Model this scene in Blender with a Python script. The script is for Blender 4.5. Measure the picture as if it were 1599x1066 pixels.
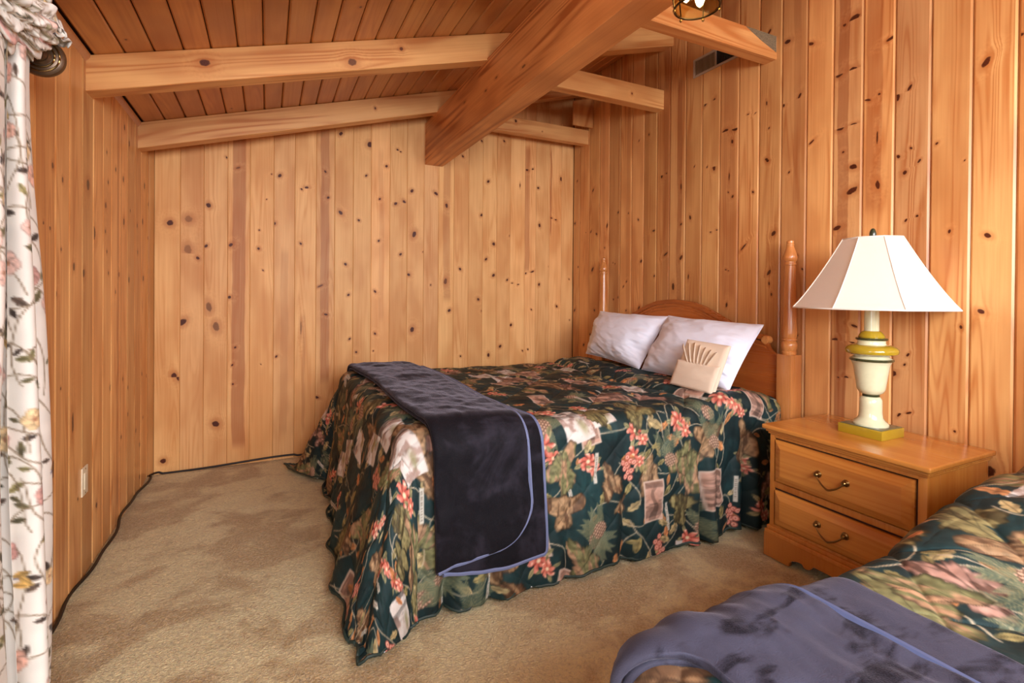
import bpy, bmesh, math, random
import numpy as np
from mathutils import Matrix, Vector

for o in list(bpy.data.objects):
    bpy.data.objects.remove(o)
SC = bpy.context.scene
COL = SC.collection
PI = math.pi

# ------------------------------------------------------------------ camera
YAW, PITCH, ROLL, FPX, CYP = 25.97758, 0.35261, 0.46540, 784.4607, 460.295
cam_d = bpy.data.cameras.new('camera')
cam = bpy.data.objects.new('camera', cam_d)
COL.objects.link(cam)
_y, _p, _r = (math.radians(v) for v in (YAW, PITCH, ROLL))
_F = Vector((math.sin(_y) * math.cos(_p), math.cos(_y) * math.cos(_p), -math.sin(_p)))
_S = Vector((math.cos(_y), -math.sin(_y), 0))
_U = _S.cross(_F)
_S2 = _S * math.cos(_r) + _U * math.sin(_r)
_U2 = -_S * math.sin(_r) + _U * math.cos(_r)
_m = Matrix((_S2, _U2, -_F)).transposed().to_4x4()
_m.translation = (0, 0, 1.2)
cam.matrix_world = _m
cam_d.sensor_width = 36
cam_d.lens = FPX * 36 / 1599
cam_d.shift_y = -(533 - CYP) / 1599
cam_d.clip_start = 0.02
SC.camera = cam

# ------------------------------------------------------------------ exposure, world, big lights
SC.view_settings.view_transform = 'Standard'
SC.view_settings.look = 'None'
SC.view_settings.gamma = 1
SC.view_settings.use_curve_mapping = False
SC.view_settings.exposure = 0.52

world = bpy.data.worlds.new('world')
SC.world = world
world.use_nodes = True
world.node_tree.nodes['Background'].inputs[0].default_value = (0.75, 0.85, 1.0, 1)
world.node_tree.nodes['Background'].inputs[1].default_value = 1.2


def area(name, loc, target, sx, sy, power, color=(1, 1, 1)):
    d = bpy.data.lights.new(name, 'AREA')
    d.shape = 'RECTANGLE'
    d.size, d.size_y, d.energy, d.color = sx, sy, power, color
    o = bpy.data.objects.new(name, d)
    COL.objects.link(o)
    o.location = loc
    o.rotation_euler = (Vector(target) - Vector(loc)).to_track_quat('-Z', 'Y').to_euler()
    return o


KEYCOL = (0.92, 0.95, 1.0)
area('softbox_light', (1.45, -1.35, 1.85), (1.0, 3.2, 0.9), 1.2, 1.0, 60, KEYCOL)
area('bounce_light', (0.3, -1.6, 1.75), (0.5, 2.0, 0.0), 1.7, 1.3, 82, KEYCOL)
area('daylight', (-1.05, 0.35, 1.35), (1.5, 0.9, 0.9), 1.6, 1.1, 40, (0.9, 0.95, 1.0))


# ------------------------------------------------------------------ helpers
def meta(o, label=None, cat=None, group=None, kind=None):
    if label: o['label'] = label
    if cat: o['category'] = cat
    if group: o['group'] = group
    if kind: o['kind'] = kind
    return o


class Thing:
    """An Empty at the thing's base; children are given in world coordinates."""
    def __init__(self, name, loc, label=None, cat=None, group=None, kind=None):
        self.o = bpy.data.objects.new(name, None)
        self.o.empty_display_size = 0.1
        self.o.location = loc
        COL.objects.link(self.o)
        self.loc = Vector(loc)
        meta(self.o, label, cat, group, kind)


def _pl(parent):
    if parent is None: return None, Vector((0, 0, 0))
    if isinstance(parent, Thing): return parent.o, parent.loc
    return parent, Vector(parent.get('_b', (0, 0, 0)))


def mobj(name, verts, faces, mat, parent=None, smooth=False, mats=None, mi=None, auto=None):
    """One mesh object from world-space verts, linked under its thing."""
    po, off = _pl(parent)
    v = np.asarray(verts, dtype=float).reshape(-1, 3) - np.array(off)
    me = bpy.data.meshes.new(name)
    me.from_pydata(v.tolist(), [], [tuple(f) for f in faces])
    for m in (mats or [mat]): me.materials.append(m)
    if mi is not None: me.polygons.foreach_set('material_index', mi)
    if smooth: me.polygons.foreach_set('use_smooth', [True] * len(me.polygons))
    me.update()
    o = bpy.data.objects.new(name, me)
    COL.objects.link(o)
    if po: o.parent = po
    OFFS[o.name] = off
    if auto is not None:
        sharp(me, auto)
    return o


OFFS = {}


def sharp(me, ang):
    bm = bmesh.new(); bm.from_mesh(me)
    bmesh.ops.recalc_face_normals(bm, faces=bm.faces)
    for f in bm.faces: f.smooth = True
    for e in bm.edges:
        if len(e.link_faces) == 2 and e.calc_face_angle(0) > ang: e.smooth = False
    bm.to_mesh(me); bm.free()


def sub(parent_obj):
    """lets a part be a parent: children keep the same world offset"""
    class S: pass
    t = Thing.__new__(Thing)
    t.o = parent_obj
    t.loc = OFFS[parent_obj.name]
    return t


def box_v(x0, x1, y0, y1, z0, z1):
    v = [(x0, y0, z0), (x1, y0, z0), (x1, y1, z0), (x0, y1, z0), (x0, y0, z1), (x1, y0, z1), (x1, y1, z1), (x0, y1, z1)]
    f = [(0, 3, 2, 1), (4, 5, 6, 7), (0, 1, 5, 4), (1, 2, 6, 5), (2, 3, 7, 6), (3, 0, 4, 7)]
    return v, f


def boxes(name, bl, mat, parent=None, bevel=0.0, seg=2):
    V, Fc = [], []
    for b in bl:
        v, f = box_v(*b)
        n = len(V); V += v; Fc += [tuple(i + n for i in q) for q in f]
    o = mobj(name, V, Fc, mat, parent)
    if bevel > 0:
        bm = bmesh.new(); bm.from_mesh(o.data)
        bmesh.ops.bevel(bm, geom=bm.edges[:], offset=bevel, segments=seg, affect='EDGES', profile=0.6)
        bm.to_mesh(o.data); bm.free()
        sharp(o.data, 0.9)
    return o


def lathe(name, prof, cx, cy, mat, parent=None, n=40, axis='z', smooth=0.6):
    """prof: list of (r, z) bottom to top"""
    V, Fc = [], []
    for r, z in prof:
        for k in range(n):
            a = 2 * PI * k / n
            c, s = r * math.cos(a), r * math.sin(a)
            V.append((cx + c, cy + s, z) if axis == 'z' else (cx + c, z, cy + s))
    m = len(prof)
    for i in range(m - 1):
        for k in range(n):
            k2 = (k + 1) % n
            Fc.append((i * n + k, i * n + k2, (i + 1) * n + k2, (i + 1) * n + k))
    Fc.append(tuple(range(n))[::-1]); Fc.append(tuple((m - 1) * n + k for k in range(n)))
    return mobj(name, V, Fc, mat, parent, auto=smooth)


def tube(name, pts, r, mat, parent=None, n=8, closed=False):
    P = [Vector(p) for p in pts]
    V, Fc = [], []
    up = Vector((0.13, 0.21, 1)).normalized()
    m = len(P)
    for i, p in enumerate(P):
        if closed: t = (P[(i + 1) % m] - P[i - 1]).normalized()
        else: t = (P[min(i + 1, m - 1)] - P[max(i - 1, 0)]).normalized()
        a = t.cross(up)
        if a.length < 1e-3: a = t.cross(Vector((1, 0, 0)))
        a.normalize(); b = t.cross(a)
        rr = r[i] if isinstance(r, (list, tuple)) else r
        for k in range(n):
            th = 2 * PI * k / n
            V.append(p + a * (rr * math.cos(th)) + b * (rr * math.sin(th)))
    L = m if closed else m - 1
    for i in range(L):
        j = (i + 1) % m
        for k in range(n):
            k2 = (k + 1) % n
            Fc.append((i * n + k, i * n + k2, j * n + k2, j * n + k))
    if not closed:
        Fc.append(tuple(range(n))[::-1]); Fc.append(tuple((m - 1) * n + k for k in range(n)))
    return mobj(name, V, Fc, mat, parent, auto=0.9)


def prism(name, poly, x0, x1, mat, parent=None, plane='yz', bevel=0.0):
    """extrude a polygon (a,b) of the given plane between two values of the third axis"""
    n = len(poly); V = []
    for x in (x0, x1):
        for a, b in poly:
            V.append({'yz': (x, a, b), 'xz': (a, x, b), 'xy': (a, b, x)}[plane])
    Fc = [tuple(range(n)), tuple(range(2 * n - 1, n - 1, -1))]
    for i in range(n):
        j = (i + 1) % n
        Fc.append((i, i + n, j + n, j))
    o = mobj(name, V, Fc, mat, parent)
    bm = bmesh.new(); bm.from_mesh(o.data)
    bmesh.ops.recalc_face_normals(bm, faces=bm.faces)
    if bevel:
        es = [e for e in bm.edges if len(e.link_faces) == 2 and e.calc_face_angle(0) > 0.7]
        bmesh.ops.bevel(bm, geom=es, offset=bevel, segments=2, affect='EDGES')
    bm.to_mesh(o.data); bm.free()
    sharp(o.data, 0.6)
    return o


# ---- numpy noise
_rs = np.random.RandomState(7)
_T = _rs.rand(256, 256)


def vn(x, y, seed=0):
    x = np.asarray(x, float) + seed * 17.37; y = np.asarray(y, float) + seed * 9.91
    xi = np.floor(x).astype(int); yi = np.floor(y).astype(int)
    fx = x - xi; fy = y - yi
    fx = fx * fx * fx * (fx * (fx * 6 - 15) + 10); fy = fy * fy * fy * (fy * (fy * 6 - 15) + 10)
    g = lambda a, b: _T[a % 256, b % 256]
    return (g(xi, yi) * (1 - fx) + g(xi + 1, yi) * fx) * (1 - fy) + (g(xi, yi + 1) * (1 - fx) + g(xi + 1, yi + 1) * fx) * fy


def fbm(x, y, o=4, seed=0):
    s, a, t = 0, 1.0, 0
    for k in range(o):
        s = s + a * vn(x * 2 ** k, y * 2 ** k, seed + k * 3); t += a; a *= 0.5
    return s / t


def sm(a, b, x):
    t = np.clip((x - a) / (b - a), 0, 1)
    return t * t * (3 - 2 * t)


def lin(c):
    c = np.asarray(c, float)
    if c.max() > 1.001: c = c / 255.0
    return np.where(c <= 0.04045, c / 12.92, ((c + 0.055) / 1.055) ** 2.4)


def L4(c): return tuple(lin(c)) + (1.0,)


# ------------------------------------------------------------------ materials
class NT:
    def __init__(self, name):
        self.m = bpy.data.materials.new(name)
        self.m.use_nodes = True
        self.t = self.m.node_tree
        self.b = self.t.nodes['Principled BSDF']

    def n(self, typ, **kw):
        nd = self.t.nodes.new(typ)
        for k, v in kw.items(): setattr(nd, k, v)
        return nd

    def set(self, sock, v):
        if hasattr(v, 'is_linked') or isinstance(v, bpy.types.NodeSocket): self.t.links.new(v, sock)
        else: sock.default_value = v

    def M(self, op, a, b=0.0, c=0.0, clamp=False):
        nd = self.n('ShaderNodeMath', operation=op, use_clamp=clamp)
        self.set(nd.inputs[0], a); self.set(nd.inputs[1], b); self.set(nd.inputs[2], c)
        return nd.outputs[0]

    def VM(self, op, a, b=(0, 0, 0)):
        nd = self.n('ShaderNodeVectorMath', operation=op)
        self.set(nd.inputs[0], a); self.set(nd.inputs[1], b)
        return nd.outputs[0]

    def sep(self, v):
        nd = self.n('ShaderNodeSeparateXYZ'); self.set(nd.inputs[0], v); return nd.outputs

    def comb(self, x, y, z):
        nd = self.n('ShaderNodeCombineXYZ')
        for i, q in enumerate((x, y, z)): self.set(nd.inputs[i], q)
        return nd.outputs[0]

    def noise(self, vec, scale=5.0, detail=2.0, rough=0.5, dist=0.0):
        nd = self.n('ShaderNodeTexNoise'); self.set(nd.inputs['Vector'], vec)
        nd.inputs['Scale'].default_value = scale; nd.inputs['Detail'].default_value = detail
        nd.inputs['Roughness'].default_value = rough; nd.inputs['Distortion'].default_value = dist
        return nd.outputs[0]

    def smooth(self, v, a, b, lo=0.0, hi=1.0):
        nd = self.n('ShaderNodeMapRange', interpolation_type='SMOOTHSTEP')
        self.set(nd.inputs[0], v)
        for i, q in enumerate((a, b, lo, hi)): self.set(nd.inputs[i + 1], q)
        return nd.outputs[0]

    def mix(self, f, a, b, blend='MIX'):
        nd = self.n('ShaderNodeMix', data_type='RGBA', blend_type=blend)
        self.set(nd.inputs[0], f); self.set(nd.inputs[6], a); self.set(nd.inputs[7], b)
        return nd.outputs[2]

    def attr(self, name):
        nd = self.n('ShaderNodeAttribute'); nd.attribute_name = name; return nd

    def objc(self): return self.n('ShaderNodeTexCoord').outputs['Object']

    def rand(self): return self.n('ShaderNodeObjectInfo').outputs['Random']

    def bump(self, h, strength=0.3, dist=0.01):
        nd = self.n('ShaderNodeBump'); nd.inputs['Strength'].default_value = strength
        nd.inputs['Distance'].default_value = dist
        self.set(nd.inputs['Height'], h); self.t.links.new(nd.outputs[0], self.b.inputs['Normal'])

    def out(self, **kw):
        for k, v in kw.items():
            self.set(self.b.inputs[k.replace('_', ' ')], v)
        return self.m


def simple(name, col, rough=0.5, metal=0.0, **kw):
    N = NT(name)
    p = N.objc()
    f = N.noise(p, 60, 3)
    c = N.mix(f, tuple(np.append(lin(col) * 0.93, 1)), tuple(np.append(np.clip(lin(col) * 1.06, 0, 1), 1)))
    N.out(Base_Color=c, Roughness=rough, Metallic=metal, **kw)
    return N.m


def wood(name, light, dark, streakc=(150, 78, 40), gloss=0.36, ring=0.35, ringk=9.0, knots=True, var=0.16, fig=0.7, coat=0.12, axis='z', spec=0.5):
    """pine: growth rings cut by the board, fine pores, knots and heart streaks taken from face attributes"""
    N = NT(name)
    p = N.objc()
    X, Y, Z = N.sep(p)
    if axis == 'y': Y, Z = Z, Y
    rnd = N.rand()
    off = N.M('MULTIPLY', rnd, 91.7)
    kf = 0.0
    if knots:
        ka = N.sep(N.attr('knot').outputs['Vector'])
        kb = N.sep(N.attr('knotb').outputs['Vector'])
        dx = N.M('SUBTRACT', X, ka[0]); dz = N.M('SUBTRACT', Z, ka[1])
        wob = N.noise(N.VM('ADD', p, N.comb(off, 0, 0)), 60, 2)
        dzz = N.M('DIVIDE', N.M('ADD', dz, N.M('MULTIPLY', dx, kb[2])), kb[0])
        d2 = N.M('ADD', N.M('MULTIPLY', dx, dx), N.M('MULTIPLY', dzz, dzz))
        d = N.M('DIVIDE', N.M('SQRT', d2), ka[2])
        d = N.M('ADD', d, N.M('MULTIPLY', N.M('SUBTRACT', wob, 0.5), 0.7))
        # grain bends around the knot
        bend = N.M('MULTIPLY', N.M('MULTIPLY', dx, -0.75), N.M('EXPONENT', N.M('MULTIPLY', N.M('MULTIPLY', d, d), -0.16)))
        X2 = N.M('ADD', X, bend)
    else:
        X2 = X
    q = N.comb(N.M('ADD', X2, off), N.M('ADD', Y, off), N.M('MULTIPLY', Z, 0.055))
    n1 = N.noise(q, ringk, 1.5, 0.45)
    rings = N.M('SINE', N.M('MULTIPLY', n1, 95.0))
    rings = N.M('POWER', N.M('MULTIPLY_ADD', rings, 0.5, 0.5), 2.2)
    figm = N.smooth(N.noise(N.comb(N.M('MULTIPLY', X2, 3.0), off, N.M('MULTIPLY', Z, 0.5)), 2.2, 1), 0.42, 0.62)
    q2 = N.comb(N.M('ADD', X2, off), Y, N.M('MULTIPLY', Z, 0.02))
    streak = N.noise(q2, 90, 3, 0.6)
    q3 = N.comb(N.M('ADD', X2, off), Y, N.M('MULTIPLY', Z, 0.10))
    broad = N.noise(q3, 14, 2, 0.5)
    f = N.M('MULTIPLY', rings, N.M('MULTIPLY', figm, ring * fig))
    f = N.M('ADD', f, N.M('MULTIPLY', N.M('SUBTRACT', streak, 0.42), 0.95))
    f = N.M('ADD', f, N.M('MULTIPLY', N.M('SUBTRACT', broad, 0.45), 0.9), clamp=True)
    c = N.mix(f, L4(light), L4(dark))
    # slow changes along the board: paler and browner lengths
    slow = N.noise(N.comb(N.M('MULTIPLY', X, 2.0), off, N.M('MULTIPLY', Z, 0.8)), 2.6, 2)
    c = N.mix(N.smooth(slow, 0.38, 0.68, 0.0, 0.55), c, L4(np.array(dark) * 0.96))
    if knots:
        st = N.sep(N.attr('streak').outputs['Vector'])
        sz = N.sep(N.attr('streakz').outputs['Vector'])
        wv = N.M('MULTIPLY', N.M('SUBTRACT', N.noise(N.comb(off, 0, N.M('MULTIPLY', Z, 1.0)), 3.0, 3), 0.5), 0.03)
        sd = N.M('ABSOLUTE', N.M('SUBTRACT', N.M('ADD', X, wv), st[0]))
        m = N.smooth(sd, N.M('MULTIPLY', st[1], 0.86), N.M('MULTIPLY', st[1], 1.12), 1.0, 0.0)
        m = N.M('MULTIPLY', m, N.smooth(Z, N.M('SUBTRACT', sz[0], 0.04), N.M('ADD', sz[0], 0.04)))
        m = N.M('MULTIPLY', m, N.smooth(Z, N.M('SUBTRACT', sz[1], 0.04), N.M('ADD', sz[1], 0.04), 1.0, 0.0))
        m = N.M('MULTIPLY', m, st[2])
        c = N.mix(m, c, N.mix(0.8, c, L4(streakc)))
        halo = N.M('MULTIPLY', N.smooth(d, 1.0, 2.8, 0.42, 0.0), N.smooth(ka[2], 0.0005, 0.002))
        pale = N.M('MULTIPLY', N.smooth(N.M('ABSOLUTE', N.M('SUBTRACT', d, 3.6)), 0.0, 2.4, 0.12, 0.0), N.smooth(ka[2], 0.0005, 0.002))
        c = N.mix(N.M('MULTIPLY', pale, N.smooth(wob, .35, .6)), c, L4(np.minimum(255, np.array(light) * 1.10)))
        c = N.mix(halo, c, L4((172, 96, 44)))
        core = N.M('MULTIPLY', N.smooth(d, 0.74, 1.10, 1.0, 0.0), N.M('MULTIPLY', kb[1], N.smooth(ka[2], 0.0005, 0.002)))
        kr = N.M('SINE', N.M('MULTIPLY', d, 16.0))
        kc = N.mix(N.M('MULTIPLY_ADD', kr, 0.3, 0.35), L4((92, 40, 20)), L4((52, 20, 10)))
        c = N.mix(core, c, kc)
        tone = N.attr('tone').outputs['Vector']
        c = N.mix(1.0, c, tone, 'MULTIPLY')
    v = N.M('MULTIPLY_ADD', N.M('SUBTRACT', rnd, 0.5), var, 1.0)
    c = N.mix(1.0, c, N.comb(v, v, v), 'MULTIPLY')
    N.bump(N.M('ADD', N.M('MULTIPLY', streak, 0.5), N.M('MULTIPLY', rings, 0.25)), 0.12, 0.004)
    N.out(Base_Color=c, Roughness=N.M('MULTIPLY_ADD', streak, 0.12, gloss - 0.06), Coat_Weight=coat, Coat_Roughness=0.22)
    N.b.inputs['Specular IOR Level'].default_value = spec
    return N.m


W_BACK = wood('pine_panel', (235, 184, 122), (204, 134, 72), ring=0.55, gloss=0.5, coat=0.0, spec=0.3)
W_RIGHT = wood('pine_panel_amber', (227, 172, 110), (190, 118, 62), ring=1.1, var=0.3)
W_CEIL = wood('pine_ceiling', (208, 144, 78), (170, 100, 46), ring=0.5, ringk=7)
W_BEAM = wood('fir_beam', (222, 168, 106), (188, 118, 62), ring=1.0, ringk=6, fig=1.0, var=0.1, gloss=0.42)
W_BIG = wood('fir_big_beam', (222, 150, 86), (166, 92, 42), ring=1.2, ringk=4.5, fig=1.0, var=0.0, gloss=0.45)
W_BED = wood('honey_pine_bed', (214, 144, 80), (178, 102, 48), knots=False, ring=0.35, gloss=0.28, coat=0.5)
W_STANDY = wood('honey_pine_nightstand_front', (212, 142, 64), (176, 96, 36), knots=False, ring=0.45, gloss=0.25, coat=0.5, ringk=7, axis='y')
W_BEDY = wood('honey_pine_headboard', (190, 106, 46), (146, 68, 26), knots=False, ring=0.6, gloss=0.28, coat=0.5, ringk=6, axis='y')
W_STAND = wood('honey_pine_nightstand', (206, 134, 58), (172, 92, 32), knots=False, ring=0.3, gloss=0.25, coat=0.5, ringk=7)
W_PLAIN = wood('pine_plain', (206, 146, 88), (182, 116, 62), knots=False)
M_GAP = simple('shadow_gap', (60, 32, 16), 0.9)


def plank(name, parent, mat, O, ex, ey, ez, w, th, h0, h1, knots=(), cw=0.005, cd=0.004, tone=(1, 1, 1), streak=(0, 0, 0), sz=(0, 0), loc=(0, 0, 0)):
    """board: local x across, front face at local y=0 (looking to -y), local z along. h0/h1 length at x=0 / x=w"""
    ks = sorted([k for k in knots if 0.02 < k[1] < max(h0, h1)], key=lambda k: k[1])
    cuts = [0.0] + [0.5 * (a[1] + b[1]) for a, b in zip(ks[:-1], ks[1:])] + [1.0]
    V, Fc, kn, kb = [], [], [], []
    top = lambda x: h0 + (h1 - h0) * x / w
    hm = min(h0, h1)
    prof = [(0, th), (0, cd), (cw, 0), (w - cw, 0), (w, cd), (w, th)]
    for z in (0, 1):
        for x, y in prof: V.append((x, y, 0 if z == 0 else top(x)))
    for i in (0, 1, 3, 4):
        Fc.append((i, i + 1, i + 7, i + 6)); kn.append((0, 0, 0)); kb.append((1, 0, 0))
    Fc.append((0, 5, 4, 3, 2, 1)); Fc.append((6, 7, 8, 9, 10, 11)); Fc.append((5, 0, 6, 11))
    kn += [(0, 0, 0)] * 3; kb += [(1, 0, 0)] * 3
    n = max(1, len(ks)); prev = (2, 3)
    for i in range(n):
        last = i == n - 1
        if last: nx = (8, 9)
        else:
            zc = min(cuts[i + 1], hm - 0.001)
            V += [(cw, 0, zc), (w - cw, 0, zc)]; nx = (len(V) - 2, len(V) - 1)
        Fc.append((prev[0], prev[1], nx[1], nx[0])); prev = nx
        if ks:
            k = ks[i]; kn.append((k[0], k[1], k[2])); kb.append((k[3] if len(k) > 3 else 1, k[4] if len(k) > 4 else 1, k[5] if len(k) > 5 else 0))
        else: kn.append((0, 0, 0)); kb.append((1, 0, 0))
    me = bpy.data.meshes.new(name); me.from_pydata(V, [], Fc); me.materials.append(mat)
    nf = len(Fc)
    for nm, dat in (('knot', kn), ('knotb', kb), ('streak', [streak] * nf), ('streakz', [(sz[0], sz[1], 0)] * nf), ('tone', [tone] * nf)):
        a = me.attributes.new(nm, 'FLOAT_VECTOR', 'FACE')
        a.data.foreach_set('vector', np.array(dat, float).ravel())
    me.update()
    o = bpy.data.objects.new(name, me); COL.objects.link(o)
    po, off = _pl(parent)
    m = Matrix((Vector(ex), Vector(ey), Vector(ez))).transposed().to_4x4()
    m.translation = Vector(O) - off
    if po: o.parent = po
    o.matrix_local = m
    return o

# ------------------------------------------------------------------ room numbers (metres, camera above the origin)
XL, XR, YB, YF = -0.687, 2.549, 3.947, -2.3
SL = 0.28
def ceil_z(x): return 2.178 + SL * (x - XL)
RS = [3.947, 3.841, 3.689, 3.537, 3.403, 3.259, 3.117, 2.976, 2.837, 2.707, 2.558, 2.415, 2.27, 2.131, 1.991, 1.851, 1.706, 1.569, 1.429, 1.293, 1.155, 1.014, 0.878]
LS = [2.35, 2.493, 2.643, 2.787, 2.935, 3.074, 3.234, 3.387, 3.556, 3.72, 3.891]
BS = [-0.668, -0.518, -0.384, -0.245, -0.109, 0.04, 0.178, 0.321, 0.45, 0.583, 0.716, 0.858, 0.994, 1.13, 1.253, 1.384, 1.514, 1.642, 1.773, 1.901, 2.046, 2.156, 2.294, 2.423, 2.549]
CS = [-0.663, -0.554, -0.449, -0.34, -0.234, -0.126, -0.019, 0.082, 0.191, 0.293, 0.399, 0.505, 0.609, 0.712, 0.812, 0.912, 1.01, 1.116]
KB=[(-0.575,1.654,0.0191,1,1),(-0.472,1.686,0.022,1,0.5),(-0.475,1.485,0.022,1.4,0.5),(-0.419,1.429,0.0106,1,1),(-0.358,1.787,0.016,1,1),(-0.372,1.512,0.0107,1,1),(-0.252,2.121,0.0072,1,1),(-0.226,1.527,0.0127,1,1),(-0.184,2.059,0.0146,0.5,0.7),(0.077,2.034,0.0122,1,1),(0.042,1.69,0.0113,1,1),(-0.052,1.638,0.0056,1,1),(-0.056,1.508,0.0093,1,1),(0.254,1.965,0.0144,0.7,1),(0.22,1.952,0.0077,1,1),(0.216,1.557,0.0086,1,1),(0.382,2.096,0.0088,1,1),(0.403,1.906,0.0098,1,1),(0.491,1.801,0.0148,1,1),(0.528,1.416,0.0109,1,1),(0.49,2.391,0.0138,1,1),(0.024,2.038,0.0047,1,1),(-0.007,1.857,0.0047,1,1),(-0.503,1.002,0.022,1,1),(-0.55,0.649,0.0157,1.3,1),(-0.52,0.63,0.0192,1,1),(-0.354,1.102,0.0179,1.8,0.7),(-0.311,0.967,0.0198,1.6,0.7),(-0.197,0.821,0.0073,1,1),(-0.214,0.701,0.0073,1,1),(-0.21,0.569,0.0064,1,1),(-0.232,1.168,0.0109,1,1),(0.06,0.746,0.0085,1,1),(0.35,1.251,0.022,0.35,0.8),(0.392,1.041,0.0147,0.5,1),(0.551,1.187,0.01,1,1),(0.561,0.854,0.009,1,1),(0.327,0.433,0.0194,0.5,1),(0.61,0.752,0.008,1,1),(-0.028,1.357,0.0056,1,1),(-0.038,0.696,0.004,1,1),(0.221,0.946,0.0058,8,0.6),(-0.312,0.306,0.0218,1,1),(-0.608,0.094,0.0168,1,1),(0.702,2.339,0.0209,1,1),(0.676,2.098,0.0094,1,1),(0.83,2.188,0.0106,1,1),(0.779,1.929,0.0084,1,1),(0.916,2.324,0.0096,1,1),(0.939,2.316,0.0064,1,1),(0.903,1.906,0.0139,1,1),(0.97,1.923,0.0129,1,1),(0.773,1.606,0.0095,1,1),(1.03,2.015,0.0141,1,1),(1.051,1.672,0.0174,1.4,1),(1.228,2.014,0.0166,0.8,1),(1.458,2.343,0.0091,1,1),(1.627,2.494,0.0092,1,1),(1.837,2.522,0.0094,1,1),(1.69,2.158,0.0128,1,1),(1.63,1.868,0.0115,1,1),(1.745,1.629,0.014,1,1),(1.319,1.923,0.0112,1.6,1),(2.058,2.301,0.0181,0.6,1),(2.118,2.31,0.0097,1,1),(1.993,2.156,0.0048,4,1),(2.176,2.15,0.011,1,1),(2.191,1.817,0.011,1.6,1),(2.317,1.887,0.0111,1,1),(2.36,1.884,0.0112,1,1),(2.414,2.255,0.0112,1.8,1),(1.898,1.708,0.0071,1,1),(1.126,1.536,0.0055,1,1),(0.624,1.753,0.0093,1,1),(2.566,1.857,0.0076,1,1),(0.943,1.508,0.0107,1,1),(1.009,1.349,0.0119,1,1),(1.039,0.913,0.0163,1.3,1),(0.748,1.214,0.0105,1,1),(0.749,0.889,0.0095,1,1),(0.737,0.756,0.0052,1,1),(1.314,1.301,0.0145,1.8,0.8),(1.349,1.063,0.0135,1,1),(1.441,1.405,0.0113,1,1),(1.674,1.496,0.0116,1,1),(1.745,1.36,0.014,1,1),(1.606,1.154,0.0115,1,1),(1.641,1.056,0.0081,1,1),(1.875,1.323,0.0095,1,1),(1.924,1.292,0.0095,1,1),(1.984,1.289,0.0096,1,1),(2.119,1.398,0.0218,0.4,1),(2.057,1.387,0.0096,1,1),(2.192,1.287,0.0098,1.4,1),(1.914,0.931,0.0131,1,1),(1.813,0.748,0.013,1,1),(1.703,0.679,0.0105,1.8,1),(1.45,0.68,0.0079,1,1),(2.115,1.063,0.0073,1,1),(2.378,1.091,0.0112,1,1),(2.294,1.448,0.0062,1,1),(2.508,1.341,0.0063,1,1),(2.084,0.71,0.0073,1,1),(2.03,0.7,0.0072,1,1),(2.567,1.053,0.0076,1,1)]
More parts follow.
